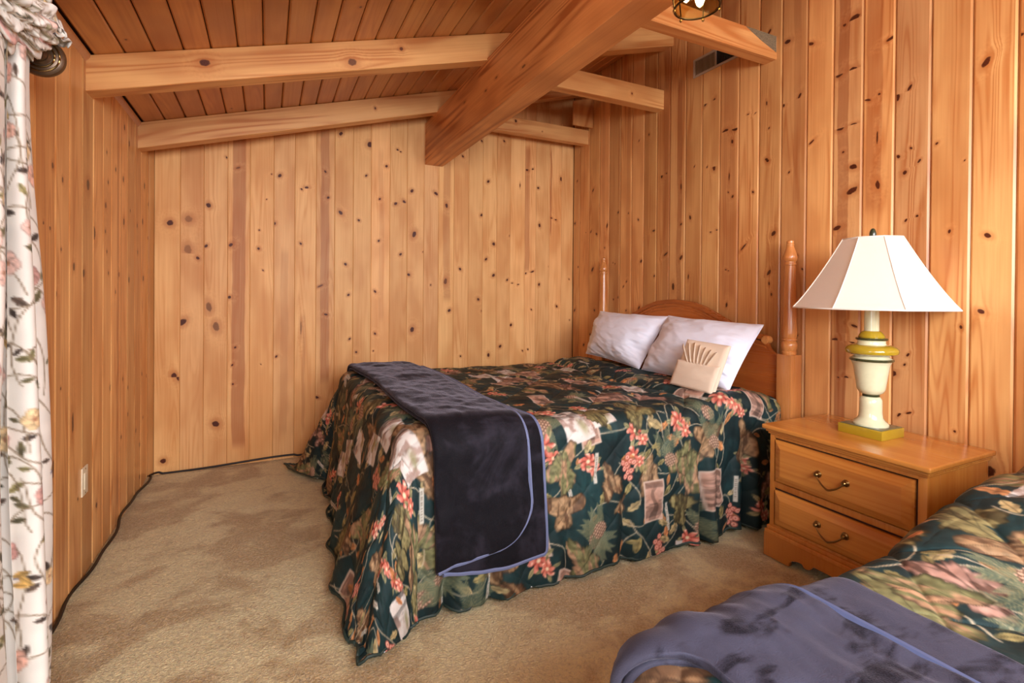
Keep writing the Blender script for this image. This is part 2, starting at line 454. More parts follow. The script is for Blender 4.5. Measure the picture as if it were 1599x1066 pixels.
KR=[(2.159,2.22,0.0277,0.5,1),(2.231,2.226,0.0283,0.5,1),(2.389,2.447,0.015,1,1),(2.319,2.449,0.0126,1,1),(2.316,2.017,0.0147,1.4,1),(2.372,2.035,0.0075,1,1),(2.178,2.149,0.0091,1.8,1),(2.786,2.062,0.0142,1.4,1),(2.74,2.07,0.0082,1,1),(1.935,1.978,0.0131,1,1),(1.892,1.56,0.0166,1,1),(1.928,2.158,0.0065,1,1),(1.944,2.304,0.0056,3,1),(2.068,2.276,0.0088,1,1),(2.013,2.275,0.0122,0.4,1),(2.028,1.814,0.0087,1,1),(2.171,1.812,0.0101,1,1),(2.203,1.843,0.0061,1,1),(2.512,1.728,0.01,1.8,1),(2.338,1.615,0.0095,1,1),(2.288,1.618,0.0094,1,1),(3.634,2.11,0.0144,1,1),(3.885,2.239,0.0106,1,1),(3.918,1.855,0.0137,1,1),(3.839,1.853,0.009,1,1),(3.662,1.753,0.0116,1,1),(3.578,1.724,0.0128,1,1),(3.428,1.778,0.0138,1.6,1),(3.282,1.869,0.012,1,1),(3.154,1.844,0.0078,1,1),(3.037,1.779,0.0101,1,1),(2.198,1.939,0.0051,6,1),(1.803,1.882,0.0072,1,1),(2.597,1.951,0.0079,3,1),(2.594,1.693,0.0102,1,1),(3.037,2.382,0.0076,1,1),(2.479,2.063,0.0066,1,1),(2.865,1.677,0.018,0.5,1),(3.856,1.452,0.0105,1,1),(3.633,1.421,0.0201,1,1),(3.912,1.054,0.0152,1,1),(3.599,1.066,0.0129,1,1),(3.344,1.461,0.0081,1,1),(3.316,1.46,0.0081,1,1),(3.171,1.308,0.0091,1,1),(3.209,1.269,0.0092,1,1),(3.27,1.182,0.0133,1,1),(3.335,1.165,0.0081,1,1),(3.019,1.107,0.0138,1,1),(2.739,1.497,0.0249,0.4,1),(2.591,1.464,0.017,1,1),(2.663,1.266,0.015,2,1),(3.0,1.461,0.015,1,1),(2.853,1.345,0.0109,1,1),(2.523,1.331,0.0067,3,1),(2.089,1.498,0.025,0.4,1),(1.918,1.341,0.0158,1,1),(1.917,1.278,0.0065,2,1),(1.901,1.218,0.0056,2,1),(2.215,1.364,0.0082,1,1),(2.196,1.363,0.0071,1,1),(2.207,1.149,0.0092,2,1),(3.173,1.08,0.0091,1,1),(3.759,0.751,0.0148,1,1),(3.663,0.853,0.0116,1,1),(0.96,1.457,0.0142,0.8,1),(0.978,1.157,0.0143,0.8,1),(1.084,1.486,0.0063,1.5,1),(1.243,1.552,0.0075,1,1),(1.2,1.566,0.0066,1,1),(1.171,1.339,0.0124,0.5,1),(1.544,1.55,0.0251,0.5,1),(1.041,1.091,0.0062,1.5,1),(1.642,1.275,0.007,1,1),(1.721,1.353,0.0072,1,1),(1.752,1.428,0.0072,1,1),(1.286,0.864,0.0168,1,1),(1.241,0.91,0.0068,1,1),(1.228,0.956,0.0082,1,1),(1.26,0.683,0.0091,1,1),(1.222,0.7,0.0127,0.5,1),(1.057,0.66,0.0063,1,1),(1.49,0.815,0.0132,0.7,1),(1.529,0.81,0.0059,1,1),(1.551,0.992,0.0216,0.6,1),(1.469,0.991,0.0244,0.3,1),(1.456,1.069,0.0191,0.4,1),(1.745,0.998,0.0063,1,1),(0.946,0.531,0.0251,1,1),(0.972,2.142,0.0177,1,1),(1.313,2.388,0.0228,0.4,1),(1.471,2.557,0.0291,0.7,1),(1.518,2.546,0.0093,1,1),(1.539,2.311,0.0248,0.6,1),(1.473,2.311,0.0243,0.6,1),(1.531,2.043,0.0223,0.6,1),(1.47,2.044,0.0194,0.4,1),(1.469,1.839,0.0218,0.7,1),(1.475,1.724,0.0304,0.6,1),(1.36,1.732,0.012,2,1),(1.364,1.952,0.0044,8,1),(1.284,2.109,0.0138,1.4,1),(1.235,2.136,0.0115,1,1),(1.276,1.842,0.0095,1,1),(1.25,1.764,0.0105,1,1),(1.226,1.867,0.0062,1,1),(1.195,1.804,0.0082,1,1),(1.132,1.863,0.007,1,1),(1.036,1.77,0.004,1,1),(1.358,2.151,0.0066,1,1),(1.82,2.598,0.0219,0.6,1),(1.69,2.529,0.0209,0.5,1),(1.748,2.277,0.0126,1,1),(1.84,2.255,0.0104,1,1),(1.941,1.982,0.0121,1,1),(1.931,2.704,0.012,1,1),(0.868,2.204,0.0071,1,1),(1.518,1.921,0.007,1,1),(1.408,2.141,0.0189,0.4,1),(1.679,2.013,0.0183,0.4,1)]
KL=[(2.714,1.66,0.014,1.3,1),(2.797,1.464,0.0167,1.3,1),(2.419,1.624,0.0061,1.3,1),(2.323,1.655,0.0067,1.3,1),(2.543,1.306,0.009,1.3,1),(2.661,1.282,0.0105,1.3,1),(2.356,1.201,0.0068,1.3,1),(3.148,1.818,0.007,1.3,1),(3.296,1.798,0.0094,1.3,1),(3.015,1.729,0.006,1.3,1),(3.419,2.018,0.0097,1.3,1),(3.802,1.857,0.011,1.3,1),(3.309,1.575,0.0101,1.3,1),(3.754,1.63,0.0108,1.3,1),(3.613,1.59,0.0074,1.3,1),(3.628,1.435,0.0074,1.3,1),(3.215,1.293,0.0085,1.3,1),(3.422,1.269,0.0098,1.3,1),(3.778,1.285,0.0109,1.3,1),(3.023,1.294,0.0055,1.3,1),(2.975,1.612,0.0089,1.3,1),(2.973,1.489,0.006,1.3,1),(2.996,1.395,0.0054,1.3,1),(2.406,1.364,0.004,1.3,1),(2.242,1.442,0.004,1.3,1),(2.299,1.431,0.0049,1.3,1),(3.149,1.203,0.0057,1.3,1),(2.991,1.866,0.0054,1.3,1),(3.317,2.078,0.0094,1.3,1),(3.447,1.654,0.0049,1.3,1),(3.911,1.76,0.0073,1.3,1),(3.905,1.544,0.0073,1.3,1),(2.535,0.69,0.0083,4,1),(2.935,0.888,0.0056,1.3,1),(3.063,0.736,0.0095,1.3,1),(2.405,0.848,0.004,1.3,1),(3.298,0.741,0.0064,1.3,1),(3.405,0.678,0.0066,1.3,1),(3.407,0.529,0.0074,1.3,1),(3.597,0.391,0.0079,1.3,1),(3.269,0.44,0.0063,1.3,1),(3.696,0.282,0.0081,1.3,1),(3.699,0.087,0.0082,1.3,1),(3.748,0.7,0.0073,1.3,1),(3.78,0.427,0.0056,1.3,1),(2.844,0.245,0.0081,1.3,1),(2.596,0.365,0.004,1.3,1),(3.879,0.669,0.0076,1.3,1),(2.333,0.574,0.0063,4,1)]

rng = random.Random(11)
def struct(o): o['kind'] = 'structure'; return o

# floor under the carpet, carpet surface
nx, ny = 150, 250
gx = np.linspace(XL - 0.02, XR, nx); gy = np.linspace(YF, YB, ny)
GX, GY = np.meshgrid(gx, gy)
GZ = -0.006 + 0.010 * fbm(GX * 6, GY * 6, 3, 3) * sm(0.0, 0.05, GX - XL) * sm(0.0, 0.05, YB - GY) - 0.004
N = NT('plush_carpet')
p = N.objc()
P3 = N.sep(p)
big = N.noise(p, 2.1, 4, 0.62, 0.7)
mid = N.noise(N.comb(N.M('MULTIPLY', P3[0], 0.7), P3[1], 0), 6.5, 3, 0.6, 0.5)
fine = N.noise(p, 130, 3, 0.7)
fibre = N.noise(p, 70, 4, 0.7, 1.0)
# brushed pile: lighter and darker sweeps left by feet and the vacuum cleaner
sw = N.M('ADD', N.M('MULTIPLY', big, 0.62), N.M('MULTIPLY', mid, 0.38))
c = N.mix(N.smooth(sw, 0.43, 0.55), L4((196, 160, 96)), L4((250, 232, 172)))
c = N.mix(N.smooth(fine, 0.35, 0.65, 0.0, 0.6), c, L4((242, 220, 176)))
c = N.mix(N.smooth(fibre, 0.25, 0.60, 0.42, 0.0), c, L4((138, 102, 58)))
N.bump(N.M('ADD', N.M('MULTIPLY', fine, 0.6), fibre), 1.0, 0.02)
CARPET = N.out(Base_Color=c, Roughness=0.95, Sheen_Weight=0.35, Sheen_Roughness=0.5)
V = np.stack([GX, GY, GZ], -1).reshape(-1, 3)
Fq = [(j * nx + i, j * nx + i + 1, (j + 1) * nx + i + 1, (j + 1) * nx + i) for j in range(ny - 1) for i in range(nx - 1)]
floor = struct(mobj('floor', V, Fq, CARPET, smooth=True))

# walls: backing slab + one board each
back = struct(boxes('wall_back', [(XL - 0.1, XR + 0.1, YB + 0.018, YB + 0.1, -0.05, 3.3)], M_GAP))
right = struct(boxes('wall_right', [(XR + 0.018, XR + 0.1, YF - 0.1, YB + 0.1, -0.05, 3.3)], M_GAP))
WY0, WY1, WZ0, WZ1 = -0.45, 1.25, 0.75, 1.85
left = struct(boxes('wall_left', [(XL - 0.1, XL - 0.018, WY1, YB + 0.1, -0.05, 2.3), (XL - 0.1, XL - 0.018, YF - 0.1, WY0, -0.05, 2.3),
                                  (XL - 0.1, XL - 0.018, WY0, WY1, -0.05, WZ0), (XL - 0.1, XL - 0.018, WY0, WY1, WZ1, 2.3)], W_PLAIN))
front = struct(boxes('wall_front', [(XL - 0.1, XR + 0.1, YF - 0.1, YF, -0.05, 3.3)], W_PLAIN))

BST = {3: ((0.068, 0.040, 0.75), (0.14, 2.4)), 7: ((0.062, 0.030, 0.62), (0.55, 2.4)), 14: ((0.07, 0.03, 0.5), (1.15, 2.4)), 20: ((0.02, 0.022, 0.6), (1.4, 2.5)),
       10: ((0.075, 0.02, 0.25), (1.0, 2.3)), 5: ((0.07, 0.025, 0.3), (0.2, 1.5)), 22: ((0.012, 0.008, 0.8), (1.75, 2.5)), 6: ((0.06, 0.01, 0.35), (0.2, 1.05))}
for i in range(len(BS) - 1):
    a, b = BS[i], BS[i + 1]
    if i == 0: a = -0.66
    w = b - a - 0.0010
    ks = [(k[0] - a, k[1], k[2], k[3], k[4], rng.uniform(-0.5, 0.5)) for k in KB if a < k[0] <= b]
    if len(ks) < 3: ks += [(rng.uniform(.02, w - .02), rng.uniform(.15, 2.1), rng.uniform(.003, .006), 1.2, .8, 0)]
    st, sz = BST.get(i, ((0, 0, 0), (0, 0)))
    g = 1.0 + rng.uniform(-0.05, 0.05)
    plank('board', back, W_BACK, (a, YB, -0.02), (1, 0, 0), (0, 1, 0), (0, 0, 1), w, 0.018, ceil_z(a) + 0.02, ceil_z(b) + 0.02, ks,
          cw=0.0028, cd=0.0022, tone=(g, g * rng.uniform(.98, 1.01), g * rng.uniform(.95, 1.02)), streak=st, sz=sz)

RST = {12: ((0.07, 0.045, 0.35), (1.2, 3)), 9: ((0.095, 0.022, 0.7), (0.9, 2.7)), 8: ((0.105, 0.038, 0.5), (0.9, 3.0)), 17: ((0.05, 0.026, 0.75), (0.3, 3.0)),
       18: ((0.05, 0.034, 0.6), (1.62, 3.0)), 7: ((0.03, 0.02, 0.3), (1, 3)), 15: ((0.09, 0.02, 0.35), (1.7, 3)), 5: ((0.1, 0.02, 0.3), (1, 3)), 3: ((0.05, 0.02, 0.3), (1, 3))}
RTONE = {12: (0.86, 0.78, 0.74), 11: (1.08, 1.08, 1.04), 10: (0.95, 0.9, 0.84), 17: (1.03, 1.02, 1.06), 22: (0.88, 0.74, 0.62), 20: (1.0, 0.95, 0.88), 21: (1.06, 1.06, 1.0), 8: (.95, .9, .85), 4: (.93, .88, .84)}
seams = RS + [0.738, 0.60, 0.46, 0.32, 0.18, 0.04, -0.1, -0.24, -0.38, -0.52, -0.66, -0.8]
for i in range(len(seams) - 1):
    a, b = seams[i], seams[i + 1]
    w = a - b - 0.002
    ks = [(a - k[0], k[1], k[2] * .85, k[3], k[4], rng.uniform(-0.9, 0.4)) for k in KR if b <= k[0] < a]
    if len(ks) < 3: ks += [(rng.uniform(.02, w - .02), rng.uniform(.3, 2.8), rng.uniform(.004, .008), rng.choice((.5, 1.2)), .9, 0)]
    st, sz = RST.get(i, ((0, 0, 0), (0, 0)))
    g = 1.0 + rng.uniform(-0.09, 0.07)
    t = RTONE.get(i, (g, g * rng.uniform(.94, 1.0), g * rng.uniform(.9, 1.0)))
    plank('board', right, W_RIGHT, (XR, a, -0.02), (0, -1, 0), (1, 0, 0), (0, 0, 1), w, 0.018, 3.11, 3.11, ks,
          cw=0.0075, cd=0.005, tone=t, streak=st, sz=sz)

lse = [1.25, 1.40, 1.55, 1.70, 1.85, 2.0, 2.17] + LS + [3.945]
LST = {12: ((0.12, 0.02, 0.7), (0.1, 2.1)), 13: ((0.01, 0.02, 0.5), (0.1, 2.1)), 7: ((0.03, 0.02, 0.4), (0.6, 1.2)), 6: ((0.05, 0.012, 0.5), (0.2, 1.0))}
for i in range(len(lse) - 1):
    a, b = lse[i], lse[i + 1]
    w = b - a - 0.002
    ks = [(k[0] - a, k[1], k[2] * 1.35, k[3], k[4], 0) for k in KL if a < k[0] <= b]
    st, sz = LST.get(i, ((0, 0, 0), (0, 0)))
    g = 1.0 + rng.uniform(-0.05, 0.05)
    t = (0.98, 0.86, 0.74) if i == 6 else (g * 1.10, g * 1.12, g * 1.10)
    plank('board', left, W_RIGHT, (XL, a, -0.02), (0, 1, 0), (-1, 0, 0), (0, 0, 1), w, 0.018, 2.2, 2.2, ks,
          cw=0.0075, cd=0.005, tone=t, streak=st, sz=sz)

# window in the left wall, behind the curtain and beside the camera
win = Thing('window_1', (XL - 0.06, (WY0 + WY1) / 2, WZ0)); win.o['kind'] = 'structure'
fr = boxes('window_frame', [(XL - 0.09, XL + 0.012, WY0 - 0.07, WY0, WZ0 - 0.07, WZ1 + 0.07), (XL - 0.09, XL + 0.012, WY1, WY1 + 0.07, WZ0 - 0.07, WZ1 + 0.07),
                            (XL - 0.09, XL + 0.012, WY0, WY1, WZ0 - 0.07, WZ0), (XL - 0.09, XL + 0.012, WY0, WY1, WZ1, WZ1 + 0.07),
                            (XL - 0.075, XL - 0.045, (WY0 + WY1) / 2 - 0.025, (WY0 + WY1) / 2 + 0.025, WZ0, WZ1)], W_PLAIN, win, 0.003)
gm = bpy.data.materials.new('window_glass'); gm.use_nodes = True
gb = gm.node_tree.nodes['Principled BSDF']
gb.inputs['Transmission Weight'].default_value = 1; gb.inputs['Roughness'].default_value = 0; gb.inputs['IOR'].default_value = 1.05
for ya, yb in ((WY0, 0.375), (0.425, WY1)):
    boxes('pane', [(XL - 0.062, XL - 0.058, ya, yb, WZ0, WZ1)], gm, sub(fr))

# sloping board ceiling
nrm = math.sqrt(1 + SL * SL)
ceiling = struct(mobj('ceiling', *(lambda a, b: ([(a, YF - .1, ceil_z(a) + .02), (b, YF - .1, ceil_z(b) + .02), (b, YB + .1, ceil_z(b) + .02), (a, YB + .1, ceil_z(a) + .02),
                                                (a, YF - .1, ceil_z(a) + .1), (b, YF - .1, ceil_z(b) + .1), (b, YB + .1, ceil_z(b) + .1), (a, YB + .1, ceil_z(a) + .1)],
                                               box_v(0, 1, 0, 1, 0, 1)[1]))(XL - 0.1, XR + 0.1), M_GAP))
cse = list(CS)
while cse[-1] < XR - 0.11: cse.append(round(cse[-1] + 0.104, 3))
cse.append(XR)
for i in range(len(cse) - 1):
    a, b = cse[i], cse[i + 1]
    w = (b - a) * nrm - 0.004
    ks = [(rng.uniform(.02, w - .02), rng.uniform(.1, 4), rng.uniform(.003, .007), 1.3, .9, 0) for _ in range(rng.choice((0, 1, 2)))]
    g = 1.0 + rng.uniform(-0.09, 0.07)
    plank('ceiling_board', ceiling, W_CEIL, (a, YB, ceil_z(a)), (1 / nrm, 0, SL / nrm), (-SL / nrm, 0, 1 / nrm), (0, -1, 0), w, 0.018, YB - YF, YB - YF, ks,
          cw=0.006, cd=0.006, tone=(g, g * rng.uniform(.93, 1), g * rng.uniform(.88, 1)))
# trims
struct(prism('trim_1', [(XL, ceil_z(XL) - 0.028), (XL + 0.014, ceil_z(XL) - 0.010), (XL + 0.016, ceil_z(XL) + 0.004), (XL, ceil_z(XL))], YF, YB, W_PLAIN, plane='xz'))
struct(prism('trim_2', [(XL, YB - 0.026), (XL + 0.008, YB - 0.022), (XL + 0.022, YB - 0.008), (XL + 0.026, YB), (XL, YB)], 0.0, ceil_z(XL) - 0.03, W_PLAIN, plane='xy'))

# rafters: local x down the face, local z up the slope, front face towards the camera
def rafter(Y, x0, x1, label, knots, th=0.088, tone=(1, 1, 1)):
    x0 -= 0.06; knots = [(k[0], k[1] + .062) + tuple(k[2:]) for k in knots]
    L = (x1 - x0) * nrm
    s = nrm
    h = 0.152 / nrm
    o = plank('rafter', None, W_BEAM, (x0, Y, ceil_z(x0) - 0.001), (SL / s, 0, -1 / s), (0, 1, 0), (1 / s, 0, SL / s), h, th, L, L, knots, cw=0.003, cd=0.003, tone=tone)
    meta(o, label, 'beam', 'sloping ceiling rafters')
    return o
X0 = XL - 0.0
rafter(3.622, XL, XR, 'sloping pine rafter nearest the back wall, running up over the big beam', [(0.07, 1.40, .010, .7, .9), (0.1, 2.0, .006, 1, .9)], tone=(.97, .97, .97))
rafter(2.680, XL, XR, 'long sloping pine rafter with two dark knots, nearer the camera', [(0.062, 0.425, .017, 1.25, 1), (0.105, 1.085, .018, 1.3, .85), (.055, 1.36, .010, 1, .9)], tone=(1.08, 1.06, 1.02))
rafter(1.740, XL, XR, 'sloping pine rafter above the window end of the room', [(0.07, .9, .01, 1, 1)])

# main beam: front face looks left
o = plank('main_beam', None, W_BIG, (1.135, YF, 2.216), (0, 0, 1), (1, 0, 0), (0, 1, 0), 0.332, 0.145, YB - YF - 0.001, YB - YF - 0.001,
          [(.10, 4.52, .007, 3, .8), (.15, 5.0, .006, 3, .7), (.17, 4.85, .006, 3, .7), (.2, 5.35, .006, 3, .6)], cw=0.002, cd=0.002)
meta(o, 'thick dark orange main beam running from the back wall over the bed', 'beam')

# short level ties from the main beam to the right wall
def tie(Y, z0, z1, label, knots, tone=(1, 1, 1), th=0.075):
    xs = 1.281
    o = plank('tie_beam', None, W_BEAM, (xs, Y, z1), (0, 0, -1), (0, 1, 0), (1, 0, 0), z1 - z0, th, XR - xs, XR - xs, knots, cw=0.003, cd=0.003, tone=tone)
    meta(o, label, 'beam', 'short tie beams between main beam and right wall')
tie(3.712, 2.508, 2.634, 'short level tie beam lowest in view, close to the back wall', [(.03, .55, .013, .8, 1), (.08, .8, .005, 1, .8)], th=0.07)
tie(2.772, 2.515, 2.652, 'short level tie beam in the middle, left of the air vent', [(.075, .98, .009, .8, .9), (.02, .3, .006, 1, .9)], tone=(1.03, 1.0, .95))
tie(1.885, 2.508, 2.636, 'short level tie beam nearest the camera with a grey weathered end', [(.03, .5, .004, 1, .5)], tone=(1.08, 1.02, .95))
N = NT('grey_weathered_wood')
p = N.objc(); q = N.sep(p)
g1 = N.noise(N.comb(N.M('MULTIPLY', q[0], 6), q[1], N.M('MULTIPLY', q[2], 60)), 8, 4, .65, 1.5)
N.bump(g1, .4, .003)
M_GREY = N.out(Base_Color=N.mix(N.smooth(g1, .3, .7), L4((84, 70, 50)), L4((150, 128, 96))), Roughness=.7)
# weathered wedge on the end of the nearest tie
stn = mobj('weathered_patch', [(2.30, 1.8838, 2.634), (2.545, 1.8838, 2.634), (2.545, 1.8838, 2.545), (2.42, 1.8838, 2.585), (2.30, 1.8868, 2.634), (2.545, 1.8868, 2.634), (2.545, 1.8868, 2.545), (2.42, 1.8868, 2.585)],
           [(0, 3, 2, 1), (4, 5, 6, 7), (0, 1, 5, 4), (1, 2, 6, 5), (2, 3, 7, 6), (3, 0, 4, 7)], M_GREY)
tb = [x for x in bpy.data.objects if x.name.startswith('tie_beam')][-1]
stn.parent = tb; stn.matrix_parent_inverse = tb.matrix_basis.inverted()
stn['label'] = 'grey weathered patch on the end'
# filler board standing on the far tie
o = plank('trim_3', None, W_RIGHT, (2.345, 3.64, 2.634), (1, 0, 0), (0, 1, 0), (0, 0, 1), 0.203, 0.018, 0.20, 0.255, [], tone=(1, .95, .88)); struct(o)

# ------------------------------------------------------------------ textile painting (numpy canvas -> colour attribute)
class Canvas:
    def __init__(self, x0, x1, y0, y1, res, bg):
        self.x0, self.y0, self.res = x0, y0, res
        self.w = int((x1 - x0) / res) + 1; self.h = int((y1 - y0) / res) + 1
        self.a = np.zeros((self.h, self.w, 3)); self.a[:] = bg
        self.gx = x0 + np.arange(self.w) * res; self.gy = y0 + np.arange(self.h) * res

    def win(self, cx, cy, R, ang):
        i0 = max(0, int((cx - R - self.x0) / self.res)); i1 = min(self.w, int((cx + R - self.x0) / self.res) + 2)
        j0 = max(0, int((cy - R - self.y0) / self.res)); j1 = min(self.h, int((cy + R - self.y0) / self.res) + 2)
        if i0 >= i1 or j0 >= j1: return None
        X, Y = np.meshgrid(self.gx[i0:i1] - cx, self.gy[j0:j1] - cy)
        c, s = math.cos(ang), math.sin(ang)
        return (slice(j0, j1), slice(i0, i1)), X * c + Y * s, -X * s + Y * c, X + cx, Y + cy

    def put(self, sl, mask, col):
        m = np.clip(mask, 0, 1)[..., None]
        self.a[sl] = self.a[sl] * (1 - m) + np.asarray(col, float) * m

    def sample(self, x, y):
        fx = np.clip((x - self.x0) / self.res, 0, self.w - 1.001); fy = np.clip((y - self.y0) / self.res, 0, self.h - 1.001)
        i = fx.astype(int); j = fy.astype(int); u = (fx - i)[..., None]; v = (fy - j)[..., None]
        a = self.a
        return (a[j, i] * (1 - u) + a[j, i + 1] * u) * (1 - v) + (a[j + 1, i] * (1 - u) + a[j + 1, i + 1] * u) * v


E1 = 0.0022


def edge(d): return 1 - sm(-E1, E1, d)


def blob(C, cx, cy, r, ang, cols, k=0, spiky=0.1, stretch=1.3):
    w = C.win(cx, cy, r * 1.7, ang)
    if w is None: return
    sl, p, q, X, Y = w
    q2 = q / stretch
    R = np.hypot(p, q2); th = np.arctan2(q2, p)
    rad = r * (0.72 + 0.2 * np.sin(3 * th + k) + 0.12 * np.sin(5 * th + 2 * k) + spiky * 0.5 * np.abs(((th * 11 / PI + 9) % 1) - 0.5))
    rad *= 0.85 + 0.3 * vn(X * 22, Y * 22, k)
    m = edge(R - rad)
    n = fbm(X * 28, Y * 28, 4, k + 1)[..., None]
    n2 = fbm(p * 60, q * 14, 3, k + 5)[..., None]
    c = np.array(cols[0]) * (1 - n) + np.array(cols[1]) * n
    c = c + (np.array(cols[2]) - c) * sm(0.48, 0.62, n2)
    vein = np.minimum(np.abs(p), np.abs(np.abs(p) * 1.3 - ((q2 * 1.0 + 5) % (r * 0.55))))
    c = c * (0.72 + 0.28 * sm(0.0, 0.004, vein))[..., None]
    c = c * (1 - 0.45 * sm(-0.012, 0.0, R - rad))[..., None]
    c = c * (0.8 + 0.4 * vn(X * 80, Y * 80, k + 9)[..., None])
    C.put(sl, m, c)


def card(C, cx, cy, w_, h_, ang, kind=0, k=0):
    w = C.win(cx, cy, math.hypot(w_, h_) / 2 + 0.01, ang)
    if w is None: return
    sl, p, q, X, Y = w
    d = np.maximum(np.abs(p) - w_ / 2, np.abs(q) - h_ / 2)
    n = fbm(p * 26, q * 34, 4, k); n2 = fbm(p * 10, q * 60, 3, k + 4)
    if kind == 0:   # brown scene with a pale border
        C.put(sl, edge(d), (206, 178, 158))
        c = np.array((150, 108, 88)) * (1 - n[..., None]) + np.array((196, 156, 138)) * n[..., None]
        c = c * (0.82 + 0.35 * sm(.4, .6, n2)[..., None])
        fig_ = edge(np.abs(p + .01 * np.sin(q * 60)) - 0.010 - 0.012 * sm(0, -h_ * .4, q)) * sm(h_ * .42, h_ * .2, q)
        c = c * (1 - 0.28 * fig_[..., None])
        C.put(sl, edge(d + 0.008), c)
    else:           # pale sheet with brown washes
        c = np.array((222, 214, 206)) * np.ones(p.shape + (1,))
        c = c * (1 - 0.35 * sm(.5, .7, n)[..., None] * np.array((.6, .9, 1.0)))
        c = c * (1 - 0.4 * sm(.55, .6, n2)[..., None] * sm(-.2 * h_, .4 * h_, q)[..., None])
        c = c + (np.array((150, 146, 100)) - c) * (sm(.03, .0, np.hypot(p - w_ * .2, (q + h_ * .2) / 2))[..., None] * .8)
        C.put(sl, edge(d), c)


def strip(C, cx, cy, L, ang):
    w = C.win(cx, cy, L * .6, ang)
    if w is None: return
    sl, p, q, X, Y = w
    d = np.maximum(np.abs(p) - 0.0085, np.abs(q) - L / 2)
    C.put(sl, edge(d), (206, 200, 184))
    C.put(sl, edge(np.maximum(np.abs(p) - 0.003, np.abs(q) - L * .42)) * (np.sin(q * 900) > 0), (110, 100, 90))


def flower(C, cx, cy, r, ang, col=(214, 98, 82), k=0):
    for a in range(4):
        leaf(C, cx + math.cos(ang + a * 1.7 + .5) * r * 1.15, cy + math.sin(ang + a * 1.7 + .5) * r * 1.15, r * .55, ang + a * 1.7 + .5, (150, 142, 98), k)
    w = C.win(cx, cy, r * 1.25, ang)
    if w is None: return
    sl, p, q, X, Y = w
    R = np.hypot(p, q); th = np.arctan2(q, p)
    pet = np.abs(np.cos(th * 3 + .7 * np.sin(R * 70 + k) + 1.4 * (vn(X * 45, Y * 45, k + 5) - .5)))
    rad = r * (0.5 + 0.5 * pet ** .6) * (.7 + .55 * vn(X * 50, Y * 50, k))
    c = np.array(col) * np.ones(p.shape + (1,))
    c = c + (np.array((242, 186, 160)) - c) * (sm(.5, .95, pet) * sm(.2, .9, R / r) * vn(X * 90, Y * 90, k + 2))[..., None] * 1.2
    c = c * (0.72 + .35 * sm(.1, .5, pet))[..., None]
    c = c + (np.array((244, 214, 170)) - c) * sm(.3, .12, R / r)[..., None]
    C.put(sl, edge(R - rad), np.clip(c, 0, 250))


def leaf(C, cx, cy, r, ang, col, k=0, lob=0):
    w = C.win(cx, cy, r * 1.3, ang)
    if w is None: return
    sl, p, q, X, Y = w
    t = np.clip((p + r) / (2 * r), 0, 1)
    wd = r * .42 * np.sin(PI * t) ** .8
    if lob: wd = wd * (0.8 + .45 * np.abs(np.sin(t * 9.5)))
    d = np.maximum(np.abs(q) - wd, np.abs(p) - r)
    c = np.array(col) * (.75 + .5 * vn(X * 70, Y * 70, k))[..., None]
    c = c * (.7 + .3 * sm(0, .003, np.abs(q)))[..., None]
    C.put(sl, edge(d), c)


def berries(C, cx, cy, r, ang, k=0):
    rr = random.Random(k + 3)
    for i in range(11):
        a = i * 2.4; R = r * math.sqrt(i / 11)
        x, y = cx + R * math.cos(a) * .7, cy + R * math.sin(a) * 1.2
        w = C.win(x, y, 0.018, 0)
        if w is None: continue
        sl, p, q, X, Y = w
        d = np.hypot(p, q)
        C.put(sl, edge(d - .0135), (150, 60, 50)); C.put(sl, edge(d - .012), (214, 112, 92))
        C.put(sl, edge(np.abs(d - .0065) - .0015), (246, 206, 180)); C.put(sl, edge(d - .002), (120, 40, 36))


def cone(C, cx, cy, r, ang, k=0):
    w = C.win(cx, cy, r * 1.5, ang)
    if w is None: return
    sl, p, q, X, Y = w
    d = np.hypot(p, q / 1.08) - r * (1 + .06 * np.sin(np.arctan2(q, p) * 14))
    row = np.floor(q / .011); ph = (p / .015 + (row % 2) * .5) % 1 - .5
    sc = np.hypot(ph * 1.4, ((q / .011) % 1 - .3))
    c = np.array((104, 74, 58)) + (np.array((206, 168, 138)) - np.array((104, 74, 58))) * sm(.75, .25, sc)[..., None]
    C.put(sl, edge(d), c)


def pine(C, cx, cy, L, ang, k=0):
    rr = random.Random(k)
    for b in range(3):
        a0 = ang + (b - 1) * .55
        for i in range(16):
            t = i / 16; bx, by = cx + L * t * math.cos(a0), cy + L * t * math.sin(a0)
            for s in (-1, 1):
                a = a0 + s * (.75 - .2 * t); l = .034 * (1 - .3 * t)
                line(C, [(bx, by), (bx + l * math.cos(a), by + l * math.sin(a))], .0016, (128, 128, 92) if i % 2 else (96, 108, 84))


def line(C, pts, wd, col):
    for (xa, ya), (xb, yb) in zip(pts[:-1], pts[1:]):
        cx, cy = (xa + xb) / 2, (ya + yb) / 2
        w = C.win(cx, cy, math.hypot(xb - xa, yb - ya) / 2 + wd * 2 + .003, 0)
        if w is None: continue
        sl, p, q, X, Y = w
        vx, vy = xb - xa, yb - ya; L2 = vx * vx + vy * vy + 1e-12
        t = np.clip(((X - xa) * vx + (Y - ya) * vy) / L2, 0, 1)
        C.put(sl, edge(np.hypot(X - xa - t * vx, Y - ya - t * vy) - wd), col)


